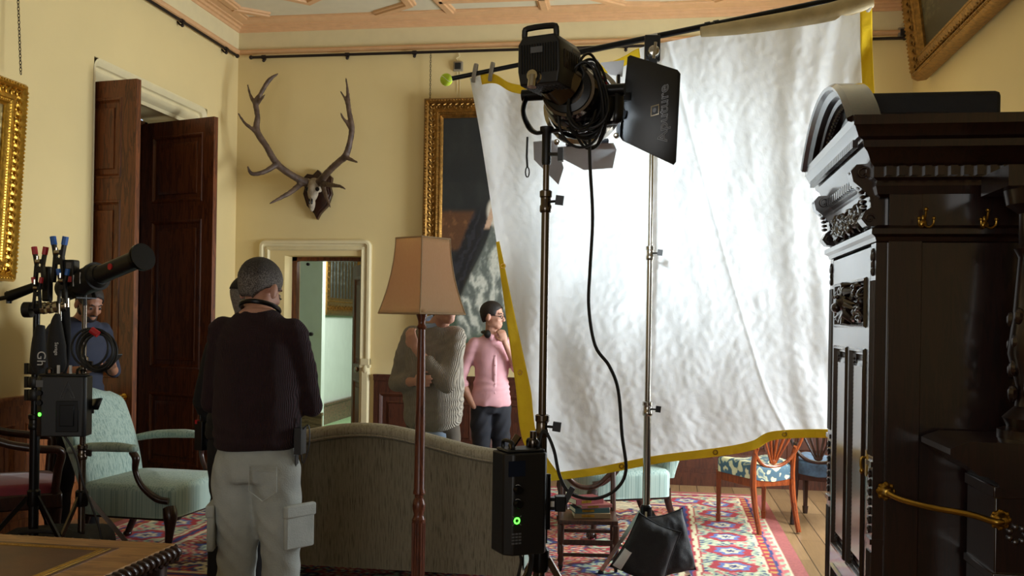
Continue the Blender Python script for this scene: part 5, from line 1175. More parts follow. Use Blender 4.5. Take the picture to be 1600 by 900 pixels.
# pole
pa_, pb_ = P(700, 124, SD+.02), P(1370, -14, SD+.02)
pole = thing('overhead_pole', 'long black pole carrying the silk, tilting up to the right', 'pole', pa_)
m = MB(pa_); m.tube([pa_, pa_.lerp(pb_, .25)], .014, 14); m.tube([pa_.lerp(pb_, .22), pb_], .019, 14)
for k in (.22, .60, .62): c = pa_.lerp(pb_, k); m.tube([c, c+(pb_-pa_).normalized()*.03], .024, 14)
m.build('tube', M_bmetal, pole)
m = MB(pa_); c = pa_.lerp(pb_, .465); dp = (pb_-pa_).normalized(); m.tube([c, c+dp*.06], .0205, 14); m.build('size_label', M_white, pole)
t = NT('tennis_ball_felt'); t.b.inputs['Base Color'].default_value = srgb('C6E23A'); t.set(Roughness=.95); t.link(t.bump(t.noise(t.coords(), 300, 3), .6, .003), t.b.inputs['Normal']); M_ball = t.m
for q, s, lab in ((pa_, -1, 'bright green tennis ball stuck on the left end of the black pole'),):
    c = q+dp*s*.01; r = thing('tennis_ball', lab, 'tennis ball', c); m = MB(); m.ell((0, 0, 0), .037, 24, 16); m.build('ball', M_ball, r)
    m = MB(); m.tube([(.0368*math.cos(a)*math.cos(.45*math.sin(2*a)), .0368*math.sin(a)*math.cos(.45*math.sin(2*a)), .0368*math.sin(.45*math.sin(2*a))) for a in [i*PI/24 for i in range(48)]], .0012, 5, closed=True); m.build('seam', M_white, r)

# ================================================================ STANDS
def stand(label, base, top, secs, m_tube, legs=True, leg_ang=.3, leg_r=.5, name='lighting_stand', spread_z=.32, base_top=.6):
    b = V(base); r = thing(name, label, 'stand', b, 0, 'lighting stands'); H = top-b.z
    for i, (z0, z1, rad) in enumerate(secs): m = MB(); m.tube([(0, 0, z0), (0, 0, z1)], rad, 16); m.build('tube_section', m_tube, r)
    for i, (z0, z1, rad) in enumerate(secs[:-1]):
        m = MB(); m.lathe([(rad+.004, z1-.07), (rad+.007, z1-.065), (rad+.007, z1-.045), (rad+.004, z1-.04), (rad+.004, z1-.015), (rad+.008, z1-.01), (rad+.008, z1+.01), (rad+.002, z1+.014)], seg=16)
        m.build('collar', m_tube, r); m = MB(); c, s_ = math.cos(-.5), math.sin(-.5); m.tube([(0, 0, z1-.03), (c*(rad+.045), s_*(rad+.045), z1-.03)], .005, 8); m.beam((c*(rad+.045)-.0, s_*(rad+.045), z1-.045), (c*(rad+.05), s_*(rad+.05), z1-.01), .012, .03, (1, 0, 0)); m.build('clamp_knob', M_black, r)
    for k in range(3):
        a = leg_ang+k*2*PI/3; c, s_ = math.cos(a), math.sin(a); m = MB()
        m.beam((c*.03, s_*.03, base_top), (c*leg_r, s_*leg_r, .02), .012, .024); m.beam((c*.025, s_*.025, spread_z-.15), (c*leg_r*.55, s_*leg_r*.55, base_top*.48), .01, .016); lg = m.build('leg', m_tube, r)
        m = MB(); m.ell((c*leg_r, s_*leg_r, .016), (.018, .018, .016)); m.build('rubber_foot', M_rub, lg)
    m = MB(); m.lathe([(.03, base_top-.05), (.034, base_top-.04), (.034, base_top+.03), (.026, base_top+.04)], seg=16); m.build('leg_hub', M_bmetal, r); m = MB(); m.lathe([(.028, spread_z-.18), (.03, spread_z-.17), (.03, spread_z-.12), (.025, spread_z-.11)], seg=16); m.build('leg_hub', M_bmetal, r)
    return r
D1 = 3.6; b1 = flat(P(848, 620, D1)); top1 = P(855, 212, D1).z
stand('dark steel lighting stand at the centre carrying the big film light', b1, top1, [(.1, P(0, 640, D1).z, .019), (.5, P(0, 290, D1).z, .0155), (1.2, top1+.02, .012)], M_dsteel, leg_ang=1.9, leg_r=.42, base_top=.62)
D2 = 5.55; b2 = flat(P(1014, 500, D2)); top2 = P(1022, 85, D2).z
s2 = stand('bright steel stand with sandbags holding up the black pole of the silk', b2, top2, [(.1, P(0, 615, D2).z, .022), (.9, P(0, 372, D2).z, .018), (1.9, top2, .014)], M_steel, leg_ang=.55, leg_r=.30, base_top=.42, spread_z=.3)
# grip head on top of stand 2
g = thing('grip_head', 'black grip head with steel disc clamping the pole on top of the sandbagged stand', 'clamp', (b2.x, b2.y, top2)); 
m = MB(); m.M = Matrix.Rotation(YAW, 4, 'Z'); m.lathe([(.0, -.03), (.034, -.03), (.036, -.025), (.036, .025), (.034, .03), (.0, .03)], (0, -.0, .01), 22, 'Y'); m.box(-.045, .045, .02, .05, -.03, .12); m.box(-.022, .022, -.02, .02, -.09, -.0); m.build('head_plates', M_black, g, bevel=.004)
m = MB(); m.M = Matrix.Rotation(YAW, 4, 'Z'); m.lathe([(.0, -.034), (.030, -.034), (.032, -.04), (.028, -.046), (.014, -.05), (.0, -.052)], (0, 0, .01), 20, 'Y'); m.tube([(-.004, -.055, -.04), (.006, -.055, .055)], .009, 10); m.build('handle_disc', M_steel, g)

# sandbags over the stand's leg
def sandbag(label, loc, rz, tilt, s=1.0, wh=False, ra=0.0):
    r = thing('sandbag', label, 'sandbag', loc, rz, 'sandbags at the steel stand')
    A, H = .145*s, .36*s
    def f(x, z, sd):        # x, z in -1..1: pillow with drawn-out corners
        th = .075*s*max(0, (1-x**4))**.6*max(0, (1-z**4))**.6*(1.15-.3*z); e_ = 1-.10*(1-x*x*z*z)*(abs(x)**6+abs(z)**6)
        w = .012*noise.noise(V((x*2.2, z*2.2, s*5+sd)))+.006*noise.noise(V((x*6, z*6, s*5)))
        xx, zz = A*x*e_*(1-.12*z)+tilt*(z+1)*H/2, H/2*z*e_; xr, zr = xx*math.cos(ra)+zz*math.sin(ra), -xx*math.sin(ra)+zz*math.cos(ra)
        return V((xr, sd*th+w*(1 if abs(x) < 1 and abs(z) < 1 else 0), zr+H/2*math.cos(ra)+A*.95*abs(math.sin(ra))+.012))
    m = MB(); n_ = 26
    for sd in (-1, 1): m.grid(lambda u, v: f(u*2-1, v*2-1, sd), n_, n_)
    m.build('bag', M_nylon, r, angle=75)
    m = MB(); lp = [f(-1+2*k/16, -1, 0) for k in range(16)]+[f(1, -1+2*k/16, 0) for k in range(16)]+[f(1-2*k/16, 1, 0) for k in range(16)]+[f(-1, 1-2*k/16, 0) for k in range(16)]; m.tube(lp, .0045, 6, closed=True); m.build('piping', M_nylon, r)
    if wh: m = MB(); m.grid(lambda u, v: f(-.96+.35*u+.1*v, -.9+.75*v, -1)+V((0, -.004, 0)), 8, 8); m.build('label_panel', M_white, r)
q = at_px(1012, 880, 5.36); sandbag('large black sandbag leaning against the foot of the steel stand, nearer of the two', (q.x, q.y, .012), YAW-.25, .0, .98, True, .38)
q = at_px(1040, 880, 5.55); sandbag('black sandbag on the right behind the nearer sandbag at the steel stand', (q.x, q.y, .012), YAW+.3, .0, 1.04, False, -.16)

# ================================================================ BIG FILM LIGHT
def film_light():
    o = P(905, 160, D1); tgt = P(1050, 330, SD); ax = (tgt-o).normalized(); xr = ax.cross(UP).normalized(); up = xr.cross(ax)
    r = thing('film_light', 'big black film light with barn doors and coiled cable, aimed at the silk', 'studio light', o)
    Mx = Matrix(((xr.x, ax.x, up.x, 0), (xr.y, ax.y, up.y, 0), (xr.z, ax.z, up.z, 0), (0, 0, 0, 1)))
    Mx = Mx @ Matrix.Scale(1.0, 4)
    def B(): m = MB(); m.M = Mx; return m
    # lens barrel (axis = local y)
    m = B(); m.lathe([(.06, -.17), (.085, -.165), (.105, -.13), (.115, -.08), (.118, .02), (.130, .035), (.130, .055)], (0, 0, 0), 32, 'Y', cap=False); m.lathe([(.130, .055), (.121, .055), (.108, -.05), (.08, -.11)], (0, 0, 0), 32, 'Y', cap=False); m.build('barrel', M_bmetal, r)
    m = B(); m.lathe([(.134, .03), (.150, .035), (.152, .06), (.150, .075), (.134, .08), (.134, .03)], (0, 0, 0), 36, 'Y', cap=False); m.build('front_ring', M_steel, r)
    m = B()
    for k in range(10): y = -.15+k*.011; m.lathe([(.09+k*.0028, y), (.096+k*.0028, y), (.096+k*.0028, y+.004), (.09+k*.0028, y+.004)], (0, 0, 0), 28, 'Y', cap=False)
    m.build('cooling_rings', M_steel, r)
    m = B(); m.lathe([(.0, .035), (.06, .032), (.112, .02), (.118, .0)], (0, 0, 0), 28, 'Y', cap=False); m.build('lens', M_lit, r)
    m = B(); m.lathe([(.0, -.165), (.098, -.16), (.104, -.13)], (0, 0, 0), 30, 'Y', cap=False); m.build('rear_plate', M_dsteel, r)
    m = B(); m.add([(.125*math.cos(a), y, .125*math.sin(a)) for y in (-.05, -.015) for a in (.1, .3, .5, .7)], [(0, 1, 5, 4), (1, 2, 6, 5), (2, 3, 7, 6)]); m.build('red_patch', plain('dark_red_patch', '8A1220', .4), r, solid=.004)
    # head housing, offset to the rear left and up
    hb = V((-.052, -.215, .062)); m = B(); m.M = Mx @ Matrix.Translation(hb) @ Matrix.Rotation(-.12, 4, 'Z') @ Matrix.Rotation(.10, 4, 'X') @ Matrix.Scale(.90, 4)
    HMx = m.M.copy(); sec = lambda s, y: [(-.080*s, y, -.085*s), (.080*s, y, -.085*s), (.090*s, y, -.03*s), (.088*s, y, .075*s), (.068*s, y, .105*s), (-.068*s, y, .105*s), (-.088*s, y, .075*s), (-.090*s, y, -.03*s)]
    vs = sec(.96, -.12)+sec(1, -.11)+sec(1, .10)+sec(.8, .14); fs = [tuple(range(8)), tuple(range(24, 32))[::-1]]+[(k*8+i, k*8+(i+1) % 8, k*8+8+(i+1) % 8, k*8+8+i) for k in range(3) for i in range(8)]
    m.add(vs, fs); m.build('housing', M_black, r, bevel=.004)
    m = MB(); m.M = HMx; m.tube(smooth_path([(-.066, -.10, .095), (-.066, -.10, .122), (-.052, -.10, .138), (.052, -.10, .138), (.066, -.10, .122), (.066, -.10, .095)], 3), .012, 8); m.build('carry_handle', M_black, r)
    m = MB(); m.M = HMx
    for k in range(14): x = -.072+k*.011; m.box(x, x+.005, -.1245, -.118, -.04, .07)
    for k in range(9): y = -.08+k*.018; m.box(.0895, .0925, y, y+.009, -.02, .05)
    m.build('vent_fins', M_bmetal, r)
    m = MB(); m.M = HMx; m.box(-.03, .02, -.128, -.1225, .035, .058); m.build('rating_label', M_greyp, r); m = MB(); m.M = HMx; m.box(.091, .0935, .0, .07, .055, .066); m.build('side_label', M_greyp, r)
    m = MB(); m.M = HMx; m.lathe([(.0, -.15), (.022, -.15), (.024, -.145), (.024, -.125), (.028, -.12), (.028, -.11)], (-.015, 0, -.055), 18, 'Y'); m.tube([(-.015, -.14, -.055), (-.015, -.15, -.10)], .018, 10); m.build('connector', M_steel, r)
    m = MB(); m.M = HMx
    for i in range(9):
        for j in range(7): m.lathe([(.0065, -.0865), (.0065, -.088), (.004, -.088), (.004, -.0865)], (-.068+i*.017, -.09+j*.027, 0), 6, 'Z', cap=False)
    m.build('perforated_base', M_greyp, r)
    # neck between housing and barrel
    m = B(); m.tube([(-.05, -.19, .04), (-.02, -.14, .02)], [.070, .085], 18); m.build('neck', M_dsteel, r)
    # yoke
    st = V((b1.x, b1.y, top1))-o; Mi = Mx.inverted(); s_ = Mi @ st
    m = B(); L_ = V((-.185, -.06, .02)); R_ = V((.165, -.06, .02)); b_ = V((s_.x, s_.y, s_.z+.015))
    m.tube(smooth_path([L_, L_+V((-.012, -.01, -.06)), V((-.19, s_.y, b_.z+.03)), V((-.16, s_.y, b_.z)), b_, V((.12, s_.y, b_.z+.02)), V((.165, -.07, -.09)), R_], 5), [(.018, .008)]*36, 8, up=(0, 1, 0)); m.tube([L_+V((-.02, 0, 0)), L_+V((.07, 0, 0))], .022, 14); m.tube([R_+V((.02, 0, 0)), R_+V((-.06, 0, 0))], .022, 14); m.build('yoke', M_bmetal, r)
    m = B(); m.M = Matrix.Identity(4); m.lathe([(.016, -.13), (.018, -.12), (.018, -.01), (.026, 0), (.026, .012)], (st.x, st.y, st.z+.02), 14); m.beam((st.x, st.y, st.z-.07), (st.x+.06, st.y-.02, st.z-.075), .02, .012); m.box(st.x+.045, st.x+.065, st.y-.03, st.y-.005, st.z-.10, st.z-.05); m.build('spigot_clamp', M_black, r)
    # barn doors: hinged plates round the front ring
    def leaf(name, pts, mat_, th=.003):
        m = MB(); P_ = [V(p)-o for p in pts]; n = (P_[1]-P_[0]).cross(P_[2]-P_[0]).normalized()*th; k = len(P_); m.add([p+n for p in P_]+[p-n for p in P_], [tuple(range(k)), tuple(range(k, 2*k))[::-1]]+[(i, k+i, k+(i+1) % k, (i+1) % k) for i in range(k)]); return m.build(name, mat_, r)
    rl = [P(981, 90, 3.86), P(985, 87, 3.86), P(1059, 110, 3.66), P(1063, 115, 3.66), P(1056, 252, 3.62), P(1052, 257, 3.62), P(972, 219, 3.84), P(968, 213, 3.84)]
    bd = leaf('barn_door', rl, M_black)
    leaf('barn_door', [P(873, 229, 3.78), P(958, 222, 3.83), P(963, 233, 3.86), P(957, 262, 3.97), P(912, 265, 3.99), P(870, 243, 3.90)], M_lens)
    leaf('barn_door', [P(834, 222, 3.74), P(868, 218, 3.80), P(880, 262, 3.92), P(872, 288, 3.98), P(835, 250, 3.88)], M_lens)
    leaf('barn_door', [P(938, 98, 3.82), P(975, 94, 3.84), P(972, 120, 3.85), P(952, 116, 3.84)], M_lens); leaf('barn_door', [P(860, 110, 3.8), P(900, 96, 3.84), P(935, 94, 3.84), P(930, 104, 3.83), P(868, 124, 3.8)], M_lens)
    m = MB()
    for a, b in (((950, 150, 3.8), (982, 152, 3.83)), ((948, 168, 3.8), (975, 180, 3.83))): m.beam(P(*a)-o, P(*b)-o, .03, .03)
    m.beam(P(966, 118, 3.83)-o, P(966, 214, 3.83)-o, .035, .012); m.tube([P(885, 226, 3.76)-o, P(950, 220, 3.80)-o], .010, 8); m.build('hinge', M_bmetal, r)
    for c in ((963, 212, 3.80), (870, 222, 3.76)): m = MB(); m.ell(P(*c)-o, .012); m.build('hinge_bolt', M_steel, r)
    # wording and emblem on the big leaf
    # the leaf is a plane: x right, y up the sheet
    A, Bq, C = P(1059, 110, 3.66), P(1056, 252, 3.62), P(972, 219, 3.84); up_ = (A-Bq).normalized(); rt = (Bq-C); rt = (rt-up_*rt.dot(up_)).normalized(); nrm = rt.cross(up_)
    if nrm.dot(FWD) > 0: nrm = -nrm
    def on(px, py, h=.0045):   # meet of the sight line with the leaf
        e = V((0, 0, EYE)); d = P(px, py, 1)-e; t_ = (A-e).dot(nrm)/d.dot(nrm); return e+d*t_+nrm*h
    c = on(1038, 178)-o; Mt = Matrix(((up_.x, -rt.x, nrm.x, c.x), (up_.y, -rt.y, nrm.y, c.y), (up_.z, -rt.z, nrm.z, c.z), (0, 0, 0, 1)))
    text_mesh('Aputure', .068, Mt, 'lettering', M_lgrey, bd, outline=True)
    c = on(1025, 173)-o; m = MB(); m.M = Matrix(((rt.x, up_.x, nrm.x, c.x), (rt.y, up_.y, nrm.y, c.y), (rt.z, up_.z, nrm.z, c.z), (0, 0, 0, 1))); m.box(-.021, .021, -.021, .021, 0, .002); m.build('badge', M_steel, bd)
    m = MB(); m.M = Matrix(((rt.x, up_.x, nrm.x, c.x), (rt.y, up_.y, nrm.y, c.y), (rt.z, up_.z, nrm.z, c.z), (0, 0, 0, 1))); m.box(-.016, .016, -.016, .016, .002, .003); m.build('badge_face', M_black, bd); m = MB(); m.M = Matrix(((rt.x, up_.x, nrm.x, c.x), (rt.y, up_.y, nrm.y, c.y), (rt.z, up_.z, nrm.z, c.z), (0, 0, 0, 1))); m.lathe([(.009, .003), (.009, .0045), (.0, .0045)], seg=14); m.build('badge_dot', M_greyp, bd)
    # safety loop
    m = MB(); m.tube([P(824, 214, D1)-o, P(823, 245, D1)-o, P(824, 262, D1)-o], .004, 6); m.tube([P(824+3*math.cos(a), 269+8*math.sin(a), D1)-o for a in [i*PI/5 for i in range(10)]], .0025, 6, closed=True); m.build('safety_cable', M_rub, r)
    # the lamp's own beam
    l = bpy.data.lights.new('film_light_beam', 'SPOT'); l.energy = BEAM; l.spot_size = math.radians(60); l.spot_blend = 1.0; l.shadow_soft_size = .09; l.color = (.84, .95, 1.0); lo = bpy.data.objects.new('film_light_beam', l); COL.objects.link(lo); lo.location = ax*.10; lo.parent = r; lo.rotation_euler = ax.to_track_quat('-Z', 'Y').to_euler()
M_lit = emis('lit_lens', 'FFFFFF', 4); BEAM = 230
film_light()
# coiled cable bundle hung on the light
o = P(905, 120, D1-.12); m = MB(o); rnd = random.Random(5)
for k in range(12):
    cx, cy, rx, ry, ph = 905+rnd.uniform(-10, 12)+k, 158+rnd.uniform(-8, 10), 24+rnd.uniform(-6, 14), 58+rnd.uniform(-14, 10), rnd.uniform(-.35, .35)
    pts = []
    for i in range(18):
        a = i*2*PI/18; x, y = rx*math.cos(a)*(1+.25*math.sin(a)), ry*math.sin(a); pts.append(P(cx+x*math.cos(ph)-y*math.sin(ph)*.5, cy+y+x*math.sin(ph), D1-.15+.05*math.sin(a*1+k)+.01*k)-V((0, 0, 0)))
    m.tube(smooth_path(pts, 3, True), .0052, 7, closed=True)
m.tube(smooth_path([P(a, b, D1-.17) for a, b in ((838, 120), (845, 136), (870, 142), (895, 134), (912, 118), (905, 100))], 6), .006, 7)
co_ = m.build('cable_coil', M_rub); co_.location = o; tag(co_, 'tangle of black cable loops hung on the big film light', 'cable')
o = P(922, 240, D1); m = MB(o); path = [(921, 214), (922, 260), (926, 340), (922, 420), (920, 480), (930, 540), (952, 572), (966, 610), (972, 680), (978, 735), (962, 765), (930, 779), (893, 772), (875, 745), (866, 705), (856, 680), (848, 674), (842, 690), (840, 712)]
m.tube(smooth_path([P(a, b, D1-.08) for a, b in path], 6), .0062, 8); q = m.build('power_cable', M_rub); q.location = o; tag(q, 'long black cable drooping in a loop from the film light to its control box', 'cable')

def ballast(label, pxc, pyc, d, w, h, dp, rz, big=True):
    o = P(pxc, pyc, d); r = thing('ballast_box', label, 'power supply', o, rz, 'control boxes of the film lights')
    m = MB(); c = .028; poly = [(-w/2, -dp/2+c), (-w/2+c, -dp/2), (w/2-c*.5, -dp/2), (w/2, -dp/2+c*.5), (w/2, dp/2), (-w/2, dp/2)]; m.prism(poly, -h/2, h/2, 'Z'); m.box(-w/2+.01, w/2-.01, -dp/2+.01, dp/2-.01, h/2, h/2+.012); m.build('case', M_black, r, bevel=.006)
    for s in (-1, 1): m = MB(); m.tube(smooth_path([(s*w*.30, -dp*.3, h/2), (s*w*.30, -dp*.3, h/2+.035), (s*w*.30, dp*.3, h/2+.035), (s*w*.30, dp*.3, h/2)], 4), .007, 8); m.build('handle', M_bmetal, r)
    return r, w, h, dp
# the tall ballast hanging on the centre stand: narrow control face left, broad side right
r, w, h, dp = ballast('tall black control box with green light hanging on the centre light stand', 812, 783, 3.45, .165, .36, .13, YAW+.42)
m = MB(); m.box(-.075, -.01, -.0665, -.064, .10, .155); m.build('display', plain('dark_display', '1A2230', .1), r)
for z in (.055, .005): m = MB(); m.lathe([(.0, -.090), (.013, -.090), (.015, -.085), (.016, -.066), (.0, -.066)], (-.04, 0, z), 18, 'Y'); k_ = m.build('knob', M_bmetal, r); m = MB(); m.tube([(-.04+.016*math.cos(a), -.068, z+.016*math.sin(a)) for a in [-.6+i*.33 for i in range(9)]], .0012, 5); m.build('dial_mark', M_white, k_)
m = MB(); m.tube([(-.04+.0095*math.cos(a), -.067, -.055+.0095*math.sin(a)) for a in [i*PI/8 for i in range(16)]], .0028, 6, closed=True); m.build('power_light', M_led, r)
m = MB()
for k in range(4): a = PI/4+k*PI/2; m.beam((-.04+.014*math.cos(a), -.066, -.055+.014*math.sin(a)), (-.04+.024*math.cos(a), -.066, -.055+.024*math.sin(a)), .003, .002, (0, 1, 0))
for k in range(4):
    for j in range(3): m.box(-.058+j*.013, -.048+j*.013, -.0660, -.0645, -.105-k*.011, -.099-k*.011)
m.build('printed_marks', M_greyp, r)
m = MB(); m.box(.0825, .092, -.045, .045, -.15, .05); m.box(.0825, .10, -.05, -.03, -.1, .1); m.build('battery_plate', M_bmetal, r, bevel=.003)
m = MB(); m.tube([(.05, 0, .18), (.05, 0, .25)], .012, 12); m.lathe([(.016, .19), (.018, .195), (.018, .215), (.014, .225)], (.05, 0, 0), 14); m.tube([(-.03, -.01, .18), (-.035, 0, .20), (-.01, .0, .235)], .014, 8); m.build('plug', M_dsteel, r)
m = MB(); m.tube(smooth_path([(.0, .0, -.18), (.01, 0, -.22), (.0, .02, -.30), (-.03, .03, -.42), (-.02, .1, -.60)], 5), .006, 7); m.tube(smooth_path([(.04, .0, -.18), (.06, .02, -.22), (.05, .03, -.30), (.02, .03, -.40)], 5), .010, 8); m.build('mains_lead', M_rub, r)
cl = thing('super_clamp', 'small clamp holding the control box to the centre stand', 'clamp', P(858, 785, 3.5)); m = MB(); m.M = Matrix.Rotation(YAW, 4, 'Z'); m.box(-.03, .055, -.02, .02, -.025, .02); m.box(.02, .06, -.025, .025, -.03, .025); m.build('clamp_body', M_bmetal, cl, bevel=.004)
m = MB(); m.M = Matrix.Rotation(YAW, 4, 'Z'); m.beam((.055, -.01, .0), (.085, -.02, .06), .012, .02); m.build('lever', M_black, cl); m = MB(); m.M = Matrix.Rotation(YAW, 4, 'Z'); m.box(.0, .018, -.0215, -.02, -.012, .008); m.build('clamp_label', M_white, cl)

# ================================================================ LEFT EQUIPMENT
D3 = 5.2
bA = flat(P(54, 700, D3)); tA = P(58, 470, D3).z
sA = stand('black stand at the far left hung with straps, bags and clamps', bA, tA, [(.1, P(0, 650, D3).z, .026), (.8, P(0, 560, D3).z, .022), (1.1, tA, .018)], M_bmetal, leg_ang=-.3, leg_r=.45, base_top=P(0, 775, D3).z, spread_z=.4)
for py in (576, 597, 617):
    m = MB(); c = P(42, py, D3)-V(bA); e = P(52, py, D3)-V(bA); m.tube([e, c], .008, 8); m.beam(c-V((.0, 0, .03)), c+V((0, 0, .03)), .02, .02, (1, 0, 0)); m.lathe([(.03, -.03), (.036, -.02), (.036, .02), (.03, .03)], P(55, py, D3)-V(bA), 14); m.build('t_knob', M_black, sA)
bB = flat(P(129, 700, D3+.1)); tB = P(133, 470, D3+.1).z
stand('steel stand at the left carrying the spotlight with the red dot', bB, tB, [(.1, P(0, 700, D3).z, .019), (.6, P(0, 560, D3).z, .016), (1.1, tB, .013)], M_dsteel, leg_ang=.5, leg_r=.4, base_top=.5)
# spotlight with projector tube
sp = P(133, 440, D3+.05); r = thing('spotlight', 'black tubular spotlight with red dot pointing up to the right beside the doors', 'studio light', sp)
a_, b_ = P(118, 446, D3+.05)-sp, P(222, 402, D3-.25)-sp; ax = (b_-a_).normalized(); 
def cyl(m, t0, t1, rr0, rr1=None): m.tube([a_+ax*t0, a_+ax*t1], [rr0, rr1 or rr0], 24)
L_ = (b_-a_).length
m = MB(); cyl(m, -.10, .06, .062, .068); cyl(m, .06, .17, .072); cyl(m, .17, .20, .078); cyl(m, .20, .23, .066, .054); m.build('lamp_head', M_black, r)
m = MB(); cyl(m, .22, L_-.03, .049); m.build('projector_tube', M_black, r); m = MB(); cyl(m, L_-.05, L_-.01, .052); cyl(m, L_-.01, L_+.0, .072); cyl(m, L_+.005, L_+.012, .072); m.build('lens_hood', M_bmetal, r)
side_ = ax.cross(V((0, 0, 1))).normalized(); 
if side_.dot(FWD) > 0: side_ = -side_
m = MB(); c = a_+ax*(L_*.66)+side_*.048; m.tube([c, c+side_*.006], .017, 16); m.build('red_dot', M_red, r)
m = MB(); 
for t0 in (.09, .15): c = a_+ax*t0+side_*.07; m.tube([c-V((0, 0, .03)), c+V((0, 0, .03))], .003, 6)
m.build('index_lines', M_white, r)
m = MB(); m.tube([V((0, 0, -.13)), V((0, 0, -.02))], .012, 10); c0 = a_+ax*.02; m.beam(c0+side_*.075+V((0, 0, .02)), V((0, 0, -.09))+side_*.06, .03, .006, tuple(side_)); m.beam(c0-side_*.075+V((0, 0, .02)), V((0, 0, -.09))-side_*.06, .03, .006, tuple(side_)); m.beam(V((0, 0, -.09))-side_*.06, V((0, 0, -.09))+side_*.06, .03, .006); m.tube([c0+side_*.07, c0+side_*.095], .018, 14); m.build('yoke', M_bmetal, r)
c0_ = P(132, 436, D3-.06)-sp; m = MB(); m.tube([c0_+V((-.012, 0, -.012)), c0_+V((0, 0, .012)), c0_+V((.012, 0, -.012))], .002, 5); m.build('brand_mark', M_white, r)
# boom arm and grip heads
o = P(0, 466, D3); m = MB(o); m.tube([P(-60, 478, D3), P(14, 464, D3-.02)], .012, 10); m.tube([P(12, 464, D3-.02), P(60, 446, D3-.02)], [.030, .024], 12); m.tube([P(14, 455, D3-.02), P(14, 474, D3-.02)], .014, 8); q = m.build('boom_arm', M_bmetal); q.location = o; tag(q, 'black boom arm reaching in from the left edge onto the stand', 'boom arm')
o = P(75, 480, D3-.05); gh = thing('grip_head', 'steel and black grip head on top of the far left stand', 'clamp', o)
m = MB(); m.tube([P(38, 484, D3-.05)-o, P(50, 484, D3-.05)-o], .042, 16); m.tube([P(56, 482, D3-.05)-o, P(64, 482, D3-.05)-o], .030, 16); m.build('knobs', M_black, gh)
m = MB(); m.tube([P(45, 483, D3-.05)-o, P(108, 474, D3-.05)-o], .010, 10)
for px in (66, 76, 86, 99): m.tube([P(px, 482-(px-66)*.1, D3-.05)-o, P(px+6, 481-(px-66)*.1, D3-.05)-o], .032, 14)
m.tube([P(93, 462, D3-.06)-o, P(94, 505, D3-.06)-o], .012, 10); m.tube([P(103, 466, D3-.06)-o, P(103, 480, D3-.06)-o], .02, 10); m.build('discs', M_steel, gh)
# spring clamps clipped at the top of the stands
def spring_clamp(lab, px, py, col_, s=1.0, dd=0):
    o = P(px, py, D3-.04+dd); r = thing('spring_clamp', lab, 'clamp', o, 0, 'spring clamps on the left stands'); k = s
    m = MB()
    for q in (-1, 1): m.beam((q*.022*k, 0, -.075*k), (q*.014*k, 0, .03*k), .02*k, .012*k); m.beam((q*.014*k, 0, .03*k), (q*.024*k, 0, .085*k), .02*k, .012*k)
    m.lathe([(.0, -.014), (.014*k, -.014), (.014*k, .014), (.0, .014)], (0, 0, .01*k), 12, 'Y'); m.build('jaws', M_black, r, bevel=.002)
    m = MB(); 
    for q in (-1, 1): m = MB(); m.tube([(q*.022*k, 0, .075*k), (q*.028*k, 0, .108*k)], .012*k, 8); m.build('tip', M_red if col_ == 'r' else M_blue, r)
    m = MB(); m.tube([(-.012*k, -.012, .045*k), (.012*k, -.012, .045*k)], .010*k, 10); m.tube([(-.005, -.014, .06), (-.005, -.014, .085)], .007, 8); m.build('spring', M_steel, r)
spring_clamp('red-tipped black spring clamp at the top of the far left stand', 62, 425, 'r', 1.25)
spring_clamp('tall blue-tipped spring clamp standing highest over the far left stand', 92, 412, 'b', 1.35)
spring_clamp('blue-tipped spring clamp beside the walkie-talkie block', 98, 452, 'b', 1.0, -.06)
spring_clamp('red-tipped spring clamp low on the grip head at the far left stand', 58, 462, 'r', .9, -.06)
o = P(112, 425, D3-.02); m = MB(); m.box(-.035, .03, -.03, .03, -.06, .065); r = thing('battery_block', 'black battery block with small screen and red sticker among the clamps', 'battery', o); m.build('block', M_black, r, bevel=.008); m = MB(); m.box(-.012, .018, -.032, -.0302, .018, .05); m.build('small_screen', M_greyp, r); m = MB(); m.box(-.015, .02, -.033, -.0302, -.055, -.025); m.build('red_sticker', plain('coral_sticker', 'D8505A', .5), r)
o = P(78, 430, D3+.02); m = MB(o); m.box(P(70,0,D3).x, P(84,0,D3).x, o.y-.02, o.y+.02, P(0, 470, D3).z, P(0, 415, D3).z); q = m.build('clamp_stack', M_black, bevel=.01); q.location = o; tag(q, 'flat black clamp folded between the red and the blue clamp', 'clamp')
# hanging straps and pouches
def pouch(lab, pts, d, rad, txt=None, tsz=.05, tp=None, vert=True):
    o = P(*pts[0], d); r = thing('ratchet_strap' if txt == 'Gh' else 'hanging_pouch', lab, 'strap' if txt == 'Gh' else 'bag', o)
    m = MB(); p = [P(a, b, d)-o for a, b in pts]; m.tube(smooth_path(p, 5), smooth_vals(rad, 5), 14, up=tuple(RGT)); m.build('pouch', M_nylon, r, angle=60)
    if txt:
        c = P(*tp, d-.07)-o; Mt = Matrix.Translation(c) @ Matrix.Rotation(YAW, 4, 'Z') @ Matrix.Rotation(PI/2, 4, 'X') @ Matrix.Rotation(-PI/2 if vert else 0, 4, 'Z'); text_mesh(txt, tsz, Mt, 'lettering', M_white, r)
    return r
pouch('black strap bundle with white letters hanging lowest left on the stand', [(64, 508), (61, 530), (60, 565), (64, 585)], D3-.02, [(.02, .02), (.035, .03), (.045, .035), (.02, .03)], 'Gh', .065, (64, 560))
pouch('long black pouch with thin white script hanging between the two stands', [(90, 490), (88, 505), (88, 540), (90, 570), (92, 583)], D3-.10, [(.01, .01), (.030, .02), (.052, .03), (.050, .03), (.025, .02)], 'Savage', .026, (88, 545))
